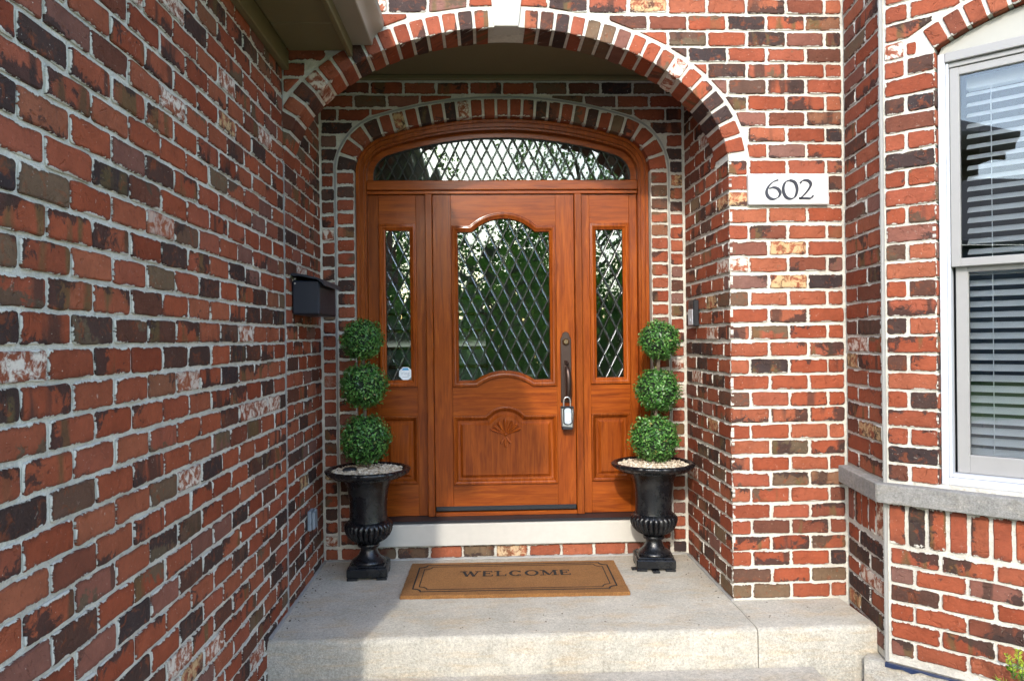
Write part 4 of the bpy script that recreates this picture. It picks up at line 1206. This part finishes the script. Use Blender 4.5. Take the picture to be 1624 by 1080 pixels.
def letter(ch, x, wd, h):
    """roman capital from thick and thin strokes; x = left edge, z from 0 to h"""
    m = MB(); tk, tn, sf = .0155, .0062, .017
    def bar(x0, z0, x1, z1, t):
        dx, dz = x1 - x0, z1 - z0; l = math.hypot(dx, dz); nx, nz = -dz / l * t / 2, dx / l * t / 2
        m.prism([(x0 - nx, z0 - nz), (x1 - nx, z1 - nz), (x1 + nx, z1 + nz), (x0 + nx, z0 + nz)][::-1], -.0006, .0006)
    def serif(xc, z, w_=.042): bar(xc - w_ / 2, z, xc + w_ / 2, z, tn)
    X = lambda f: x + f * wd
    if ch == 'W':
        bar(X(.10), h, X(.31), 0, tk); bar(X(.31), 0, X(.50), h * .9, tn); bar(X(.46), h, X(.68), 0, tk); bar(X(.68), 0, X(.90), h, tn)
        serif(X(.10), h - .003); serif(X(.90), h - .003, .034)
    if ch == 'E':
        bar(X(.2), 0, X(.2), h, tk); bar(X(.08), .003, X(.9), .003, tn); bar(X(.08), h - .003, X(.86), h - .003, tn); bar(X(.2), h * .52, X(.66), h * .52, tn)
        bar(X(.9), 0, X(.94), h * .26, tn); bar(X(.86), h, X(.87), h * .78, tn); bar(X(.66), h * .40, X(.66), h * .64, tn)
    if ch == 'L':
        bar(X(.22), 0, X(.22), h, tk); serif(X(.22), h - .003); bar(X(.05), .003, X(.9), .003, tn); bar(X(.9), 0, X(.95), h * .30, tn)
    if ch in 'CO':
        a0, a1 = (.72, 2 * PI - .72) if ch == 'C' else (0, 2 * PI)
        A, B_ = [], []
        for i in range(41):
            a = a0 + (a1 - a0) * i / 40; t = tn + (tk - tn) * abs(math.cos(a))
            A.append((X(.5) + (wd * .47) * math.cos(a), h / 2 + (h * .53) * math.sin(a))); B_.append((X(.5) + (wd * .47 - t) * math.cos(a), h / 2 + (h * .53 - t) * math.sin(a)))
        m.strip(A, B_, -.0006, .0006)
        if ch == 'C': bar(X(.86), h * .98, X(.86), h * .70, tn); bar(X(.86), h * .02, X(.86), h * .22, tn * .7)
    if ch == 'M':
        bar(X(.12), 0, X(.12), h, tn); bar(X(.13), h, X(.48), h * .06, tk); bar(X(.48), h * .06, X(.84), h, tn); bar(X(.86), 0, X(.86), h, tk)
        serif(X(.10), .003, .034); serif(X(.86), .003); serif(X(.08), h - .003, .03); serif(X(.89), h - .003, .034)
    m.build('letter', 'matink', mt, FLAT @ Matrix.Translation((0, 0, 0)), origin=(0, 0, 0))
lx0 = -.298
for ch, wd in (('W', .120), ('E', .075), ('L', .073), ('C', .088), ('O', .098), ('M', .105), ('E', .075)):
    letter_z = -.012
    FLAT_S = FLAT
    FLAT = FLAT_S @ Matrix.Translation((0, 0, .012)); letter(ch, lx0, wd * .86, .090); FLAT = FLAT_S
    lx0 += wd * .86 + .0125

# ================================================================== urns, pebbles and topiary
def urn(loc, rot, label):
    u = thing('garden_urn', loc, label, 'urn', 'black urns beside the door'); u.rotation_euler.z = 0
    RZ = Matrix.Translation(loc) @ Matrix.Rotation(rot, 4, 'Z')
    m = MB().box(-.113, .113, -.113, .113, .014, .066, .006); m.box(-.100, .100, -.100, .100, .0655, .076, .005)
    m.build('plinth', 'iron', u, RZ, smooth=30)
    for sx in (-1, 1):
        for sy in (-1, 1): MB().box(sx * .082 - .030, sx * .082 + .030, sy * .082 - .030, sy * .082 + .030, 0, .0138, .002).build('foot', 'iron', u, RZ)
    MB().lathe([(.097, .0765), (.099, .083), (.097, .090), (.088, .097), (.072, .107), (.058, .124), (.049, .145), (.046, .160), (.048, .166), (.060, .168), (.064, .175), (.061, .184), (.050, .188), (.05, .192)], 56).build('stem', 'iron', u, RZ, smooth=50)
    NF = 26
    def gad(k, r, z, a):
        f = abs(math.sin(a * NF / 2)); amp = [0, .010, .015, .017, .017, .015, .010, .003, 0, 0, 0][k]
        return (r + amp * (f ** .6 - .75), z)
    MB().lathe([(.050, .1885), (.072, .196), (.098, .210), (.118, .231), (.131, .256), (.137, .280), (.136, .296), (.130, .304), (.124, .310), (.117, .316), (.109, .318)], NF * 8, gad).build('bowl', 'iron', u, RZ, smooth=60)
    MB().lathe([(.109, .318), (.107, .33), (.107, .40), (.110, .45), (.118, .50), (.131, .54), (.140, .556)], 56).build('body', 'iron', u, RZ, smooth=50)
    NE = 26
    def egg(k, r, z, a):
        f = abs(math.sin(a * NE / 2)); amp = [0, .002, .009, .013, .013, .009, .003, 0, 0, 0, 0, 0][k]
        return (r + amp * (f ** .5 - .7), z + (amp * .6 * (f - .5)))
    MB().lathe([(.140, .556), (.165, .562), (.195, .570), (.220, .580), (.237, .592), (.244, .603), (.243, .611), (.236, .616), (.222, .617), (.212, .612), (.206, .600), (.204, .57)], NE * 8, egg).build('rim', 'iron', u, RZ, smooth=60)
    return u
UL, UR = (-.677, 4.335, 0), (.992, 4.375, 0)
urn(UL, .03, 'black cast iron urn on the left of the door, beside the mailbox wall')
urn(UR, -.10, 'black cast iron urn on the right of the door, standing on wedges')
wd_ = thing('wooden_wedges', (.90, 4.27, 0), 'small dark wedges poking out under the right urn plinth', 'wedge')
MB().box(.846, .90, 4.30, 4.335, .0005, .0125, .002).build('wedge', 'iron', wd_); MB().box(.955, .995, 4.232, 4.29, .0005, .0125, .002).build('wedge', 'iron', wd_)

def pebbles(loc, label, seed):
    rr = random.Random(seed); m = MB()
    m.lathe([(.205, .590), (.15, .598), (.08, .606), (.001, .610)], 24)
    for i in range(900):
        r = .202 * math.sqrt(rr.random()); a = rr.uniform(0, 2 * PI); x, y = r * math.cos(a), r * math.sin(a)
        z = .603 + .014 * (1 - r / .202) + rr.uniform(-.002, .004); s_ = rr.uniform(.0035, .0085)
        ax = [s_ * rr.uniform(.7, 1.2) for _ in range(3)]; ax[2] *= .7; ph = rr.uniform(0, PI)
        vs = []
        for dx, dy, dz in ((1, 0, 0), (-1, 0, 0), (0, 1, 0), (0, -1, 0), (0, 0, 1), (0, 0, -1), (.6, .6, .55), (-.6, .6, .55), (-.6, -.6, .55), (.6, -.6, .55)):
            X_, Y_ = dx * ax[0], dy * ax[1]; vs.append((x + X_ * math.cos(ph) - Y_ * math.sin(ph), y + X_ * math.sin(ph) + Y_ * math.cos(ph), z + dz * ax[2]))
        m.add(vs, [(4, 9, 6), (4, 6, 7), (4, 7, 8), (4, 8, 9), (0, 6, 9), (2, 7, 6), (1, 8, 7), (3, 9, 8), (0, 2, 6), (2, 1, 7), (1, 3, 8), (3, 0, 9), (5, 2, 0), (5, 1, 2), (5, 3, 1), (5, 0, 3)])
    o = m.build('pebbles', 'pebble', None, Matrix.Translation(loc), origin=(0, 0, .59)); tag(o, label, 'pebbles', None, 'stuff')
pebbles(UL, 'pale pebbles filling the top of the left urn', 4); pebbles(UR, 'pale pebbles filling the top of the right urn', 5)

def leaf_ball(seed, n=3600):
    rr = random.Random(seed); m = MB()
    for i in range(n):
        z = rr.uniform(-1, 1); a = rr.uniform(0, 2 * PI); q = math.sqrt(1 - z * z); d = Vector((q * math.cos(a), q * math.sin(a), z))
        rad = .985 + .04 * math.sin(5 * a + seed + 3 * z) * q + .035 * math.sin(8 * z + seed * 2 + 2 * a) + .025 * math.sin(13 * a - 9 * z)
        rad *= rr.uniform(.80, 1.0) if rr.random() < .90 else rr.uniform(1.0, 1.11)
        p = d * rad
        nrm = (d + Vector((rr.gauss(0, .55), rr.gauss(0, .55), rr.gauss(0, .55)))).normalized()
        t = nrm.cross(Vector((rr.gauss(0, 1), rr.gauss(0, 1), rr.gauss(0, 1)))).normalized(); b_ = nrm.cross(t)
        s_ = rr.uniform(.042, .090); wv = s_ * rr.uniform(.45, .62)
        m.add([p - t * s_, p + b_ * wv - t * s_ * .1 + nrm * .008, p + t * s_ + nrm * .01, p - b_ * wv - t * s_ * .1 + nrm * .008], [(0, 1, 2, 3)])
    for i in range(46):
        z = rr.uniform(-.8, 1); a = rr.uniform(0, 2 * PI); q = math.sqrt(1 - z * z); d = Vector((q * math.cos(a), q * math.sin(a), z)); d2 = (d + Vector((rr.gauss(0, .4), rr.gauss(0, .4), rr.gauss(0, .3) + .2))).normalized()
        for k in range(rr.randrange(3, 6)):
            p = d * .97 + d2 * (.035 * k); t = (d2 + Vector((rr.gauss(0, .8), rr.gauss(0, .8), rr.gauss(0, .8)))).normalized(); b_ = t.cross(d).normalized(); s_ = rr.uniform(.045, .075)
            m.add([p, p + t * s_ + b_ * s_ * .5, p + t * s_ * 2, p + t * s_ - b_ * s_ * .5], [(0, 1, 2, 3)])
    me = bpy.data.meshes.new('foliage'); me.from_pydata(m.v, [], m.f); me.materials.append(M['box']); return me
BALLS = [leaf_ball(i) for i in (1, 2, 3)]
CORE = MB(); CORE.lathe([(.001, -.86), (.5, -.70), (.78, -.36), (.86, 0), (.78, .36), (.5, .70), (.001, .86)], 18)  # dark sphere added inside each leaf ball to stop see-through
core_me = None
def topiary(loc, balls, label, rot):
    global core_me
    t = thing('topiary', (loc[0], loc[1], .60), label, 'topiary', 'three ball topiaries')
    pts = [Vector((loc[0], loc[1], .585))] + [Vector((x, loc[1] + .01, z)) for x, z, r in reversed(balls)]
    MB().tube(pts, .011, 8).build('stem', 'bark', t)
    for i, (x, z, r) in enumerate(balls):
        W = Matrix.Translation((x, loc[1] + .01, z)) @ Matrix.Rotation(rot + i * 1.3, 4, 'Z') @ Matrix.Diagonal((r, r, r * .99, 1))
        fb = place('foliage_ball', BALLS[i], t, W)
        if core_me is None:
            c = CORE.build('dark_core', 'boxcore', fb, W, origin=(0, 0, 0), smooth=60); core_me = c.data
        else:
            c = bpy.data.objects.new('dark_core', core_me); COL.objects.link(c)
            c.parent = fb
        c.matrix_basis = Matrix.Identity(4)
topiary(UL, [(-.702, 1.356, .120), (-.697, 1.092, .134), (-.690, .782, .144)], 'three ball boxwood topiary growing from the left urn', .4)
topiary(UR, [(1.040, 1.334, .118), (1.026, 1.040, .131), (1.006, .752, .142)], 'three ball boxwood topiary growing from the right urn', 2.0)
sb_ = thing('plastic_block', (-.772, 4.29, .61), 'small dark plastic block lying on the pebbles of the left urn', 'block')
MB().box(-.812, -.735, 4.262, 4.315, .606, .628, .008).build('block', 'blackplastic', sb_, smooth=40)

# ================================================================== hall behind the door
hl = MB(); x0, x1, y0, y1, z0, z1 = -1.8, 2.1, 4.8, 9.2, .20, 3.1
hl.add([(x, y, z) for z in (z0, z1) for y in (y0, y1) for x in (x0, x1)], [(4, 6, 7, 5), (2, 3, 7, 6), (0, 2, 6, 4), (1, 5, 7, 3)])
tag(hl.build('hall_walls', 'plaster', None, fixn=False), kind='structure')
tag(MB().box(x0, x1, 4.801, y1, .15, .205).build('hall_floor', 'hallfloor'), kind='structure')
stx = thing('staircase', (-.5, 6.6, .2), 'pale staircase in the dim hall, seen through the door glass', 'staircase')
for i in range(11):
    z = .205 + i * .18; y = 6.3 + i * .25
    MB().box(-1.2, .02, y, y + .02, z, z + .15).build('riser', 'white', stx); MB().box(-1.2, .04, y - .025, y + .27, z + .150, z + .18, .006).build('tread', 'hallfloor', stx)

# ================================================================== yew shoots at the lower right corner
yw = thing('yew_shrub', (2.30, 2.72, -.28), 'green yew shrub with lime green tips in the bottom right corner', 'shrub')
rr = random.Random(21); m = MB(); mtip = MB(); stm = MB()
def needle(mm, p, d, side, ln, wd):
    t = (d * .75 + side * .8).normalized(); b_ = t.cross(d).normalized() if t.cross(d).length > .01 else Vector((0, 0, 1)); w_ = d.cross(b_).normalized()
    q = p + t * ln; mm.add([p, p + t * ln * .5 + w_ * wd, q, p + t * ln * .5 - w_ * wd], [(0, 1, 2, 3)])
def shoot(base, d, ln, tip):
    d = d.normalized(); n = int(ln / .0055); stm.tube([base, base + d * ln * .95], .0016, 5)
    for i in range(n):
        p = base + d * (ln * i / n); mm = mtip if tip and i > n * .35 else m
        for s_ in range(3):
            a = rr.uniform(0, 2 * PI); sd = Vector((math.cos(a), math.sin(a), rr.uniform(-.3, .5))); needle(mm, p, d, sd, rr.uniform(.015, .024), .0034)
for i in range(70):
    a = rr.uniform(0, 2 * PI); e = rr.uniform(.25, 1.4)
    d = Vector((math.cos(a) * math.cos(e), math.sin(a) * math.cos(e), math.sin(e)))
    b0 = Vector((2.27, 2.72, -.20)) + d * rr.uniform(.03, .13); shoot(b0, d + Vector((0, 0, .25)), rr.uniform(.06, .12), rr.random() < .6)
for bx, bz, tx, tz in ((2.075, .005, -.35, 1), (2.10, .012, -.05, 1), (2.13, 0, .25, 1), (2.075, -.05, -.8, .5), (2.15, .03, .5, 1), (2.11, -.035, .1, 1), (2.085, -.02, -.2, .9), (2.12, -.09, -.1, 1)):
    shoot(Vector((bx - .012, 2.86, bz + .01)), Vector((tx, -.15, tz)), .088, True)
    shoot(Vector((bx + .03, 2.84, bz - .05)), Vector((tx * .5, .1, 1)), .06, False)
m.build('needles', 'yew', yw, fixn=False); mtip.build('shoot_tips', 'yewtip', yw, fixn=False); stm.build('twigs', 'bark', yw)

# ================================================================== garden behind the camera, mirrored in the glass
def tree(loc, h, cr, seed, label, n=12000, base=.30):
    rr = random.Random(seed); t = thing('garden_tree', loc, label, 'tree', 'trees across the lawn')
    m = MB(); P = Vector(loc); pts = [P, P + Vector((.05, 0, h * .3)), P + Vector((-.05, .08, h * .55)), P + Vector((.04, 0, h * .85))]
    m.tube(pts, [.022 * h, .017 * h, .012 * h, .003 * h], 9)
    for i in range(9):
        a = rr.uniform(0, 2 * PI); z = h * rr.uniform(.3, .65); q = P + Vector((0, 0, z))
        m.tube([q, q + Vector((math.cos(a) * cr * .4, math.sin(a) * cr * .4, h * .10)), q + Vector((math.cos(a) * cr * .8, math.sin(a) * cr * .8, h * .2))], [.009 * h, .006 * h, .002 * h], 6)
    m.build('trunk', 'bark', t, smooth=60)
    m = MB(); cl = []
    for i in range(34):
        z = rr.uniform(0, 1); a = rr.uniform(0, 2 * PI); q = cr * math.sqrt(max(.05, 1 - (2 * z - 1) ** 2)) * rr.uniform(.3, 1)
        cl.append((Vector((math.cos(a) * q, math.sin(a) * q, h * (base + (1 - base) * z))), cr * rr.uniform(.22, .42)))
    for i in range(n):
        c, s_ = cl[rr.randrange(len(cl))]; d = Vector((rr.gauss(0, 1), rr.gauss(0, 1), rr.gauss(0, .8))).normalized() * s_ * rr.random() ** .4
        p = P + c + d; a_ = Vector((rr.gauss(0, 1), rr.gauss(0, 1), rr.gauss(0, 1))).normalized(); b_ = a_.cross(Vector((rr.gauss(0, 1), rr.gauss(0, 1), rr.gauss(0, 1)))).normalized()
        k = rr.uniform(.035, .08); m.add([p - a_ * k, p + b_ * k * .6, p + a_ * k, p - b_ * k * .6], [(0, 1, 2, 3)])
    m.build('crown', 'leaf', t, fixn=False)
tree((-3.4, -13.5, -.3), 8.6, 2.6, 31, 'round leafy tree mirrored at the left of the transom glass')
tree((3.2, -14, -.3), 8.8, 3.0, 32, 'broad leafy tree mirrored at the right of the transom glass')
tree((.3, -9.5, -.3), 5.4, 2.5, 33, 'low bushy tree mirrored in the middle of the door glass', base=.08)
tree((7.5, -11, -.3), 6.8, 2.6, 34, 'tall leafy tree mirrored in the right sidelight')
for i, (x, y, h, c) in enumerate(((-4.4, -10, 2.6, 1.5), (2.6, -9.0, 2.2, 1.3), (5.2, -9.6, 2.6, 1.4))):
    tree((x, y, -.3), h, c, 40 + i, ('bushy shrub mirrored low at the left of the door glass', 'bushy shrub mirrored low at the right of the door glass', 'rounded shrub mirrored low in the right sidelight')[i], n=6000, base=.03)

def horizon_screen():  # unseen leaf belt added to block the bright horizon in the glass reflections
    rr = random.Random(77); m = MB()
    for i in range(16000):
        x, y = rr.uniform(-18, 26), rr.uniform(-33, -29)
        top = 4.2 + 1.4 * math.sin(x * .7 + y * .4) + .8 * math.sin(x * 1.9 - y * 1.3); z = -.3 + (top + .3) * rr.random() ** .8
        p = Vector((x, y, z)); a_ = Vector((rr.gauss(0, 1), rr.gauss(0, 1), rr.gauss(0, 1))).normalized(); b_ = a_.cross(Vector((rr.gauss(0, 1), rr.gauss(0, 1), rr.gauss(0, 1)))).normalized()
        k = rr.uniform(.2, .42); m.add([p - a_ * k, p + b_ * k * .6, p + a_ * k, p - b_ * k * .6], [(0, 1, 2, 3)])
    tag(m.build('horizon_screen', 'leaf', fixn=False), 'belt of trees added behind the lawn to hide horizon sky in the reflections', 'trees', None, 'stuff')
horizon_screen()

nh = thing('reflection_house', (-22, -11, -.3), 'unseen slate blue clapboard house added for the bay window reflection', 'house')  # unseen house added to give the bay panes a dark, smooth reflection
M['siding'] = flat_mat('slate_siding', (.10, .125, .17), .7, .15, 6, .002)  # dark blue picked for the navy gaps it mirrors between the blind slats
MB().box(-24.8, -20.06, -20, -3, -.3, 4.5).build('wall', 'siding', nh)
for i in range(24): MB().box(-20.055, -20.0 - .01 * (i % 2), -20, -3, -.28 + i * .2, -.095 + i * .2).build('siding_board', 'siding', nh)
MB().add([(-19.4, -20.4, 4.45), (-19.4, -2.6, 4.45), (-24.9, -2.6, 7.8), (-24.9, -20.4, 7.8), (-19.4, -20.4, 4.6), (-19.4, -2.6, 4.6), (-24.9, -2.6, 7.95), (-24.9, -20.4, 7.95)],
         [(0, 1, 2, 3), (4, 7, 6, 5), (0, 4, 5, 1), (1, 5, 6, 2), (2, 6, 7, 3), (3, 7, 4, 0)]).build('roof', 'roof', nh)
for y in (-17, -12.6, -8.2, -5):
    f_ = MB().box(-19.99, -19.9, y, y + 1.1, 1.0, 2.6, .01).build('window', 'white', nh); MB().box(-19.91, -19.89, y + .1, y + 1.0, 1.1, 2.5).build('pane', 'wglass', f_)
rr = random.Random(55); m = MB()
for i in range(150):
    e = rr.random()
    if e < .45: x, y = XL + .02 + abs(rr.gauss(0, .05)), rr.uniform(YE + .03, YB - .05)
    elif e < .6: x, y = XR - .02 - abs(rr.gauss(0, .05)), rr.uniform(YF, YB - .05)
    else: x, y = rr.uniform(XL + .05, 1.75), rr.uniform(YE + .04, 3.85)
    s_ = rr.uniform(.0015, .005); a = rr.uniform(0, 2 * PI); c_, d_ = math.cos(a) * s_, math.sin(a) * s_
    m.add([(x + c_ * 1.6, y + d_ * 1.6, .0008), (x - d_, y + c_, .0008), (x - c_ * 1.3, y - d_ * 1.3, .0008), (x + d_ * .2, y - c_ * .2, .0008 + s_ * .8)], [(0, 1, 3), (1, 2, 3), (2, 0, 3), (0, 2, 1)])
tag(m.build('grit', 'soil', fixn=False), 'scattered dark grit and crumbs on the concrete landing', 'grit', None, 'stuff')
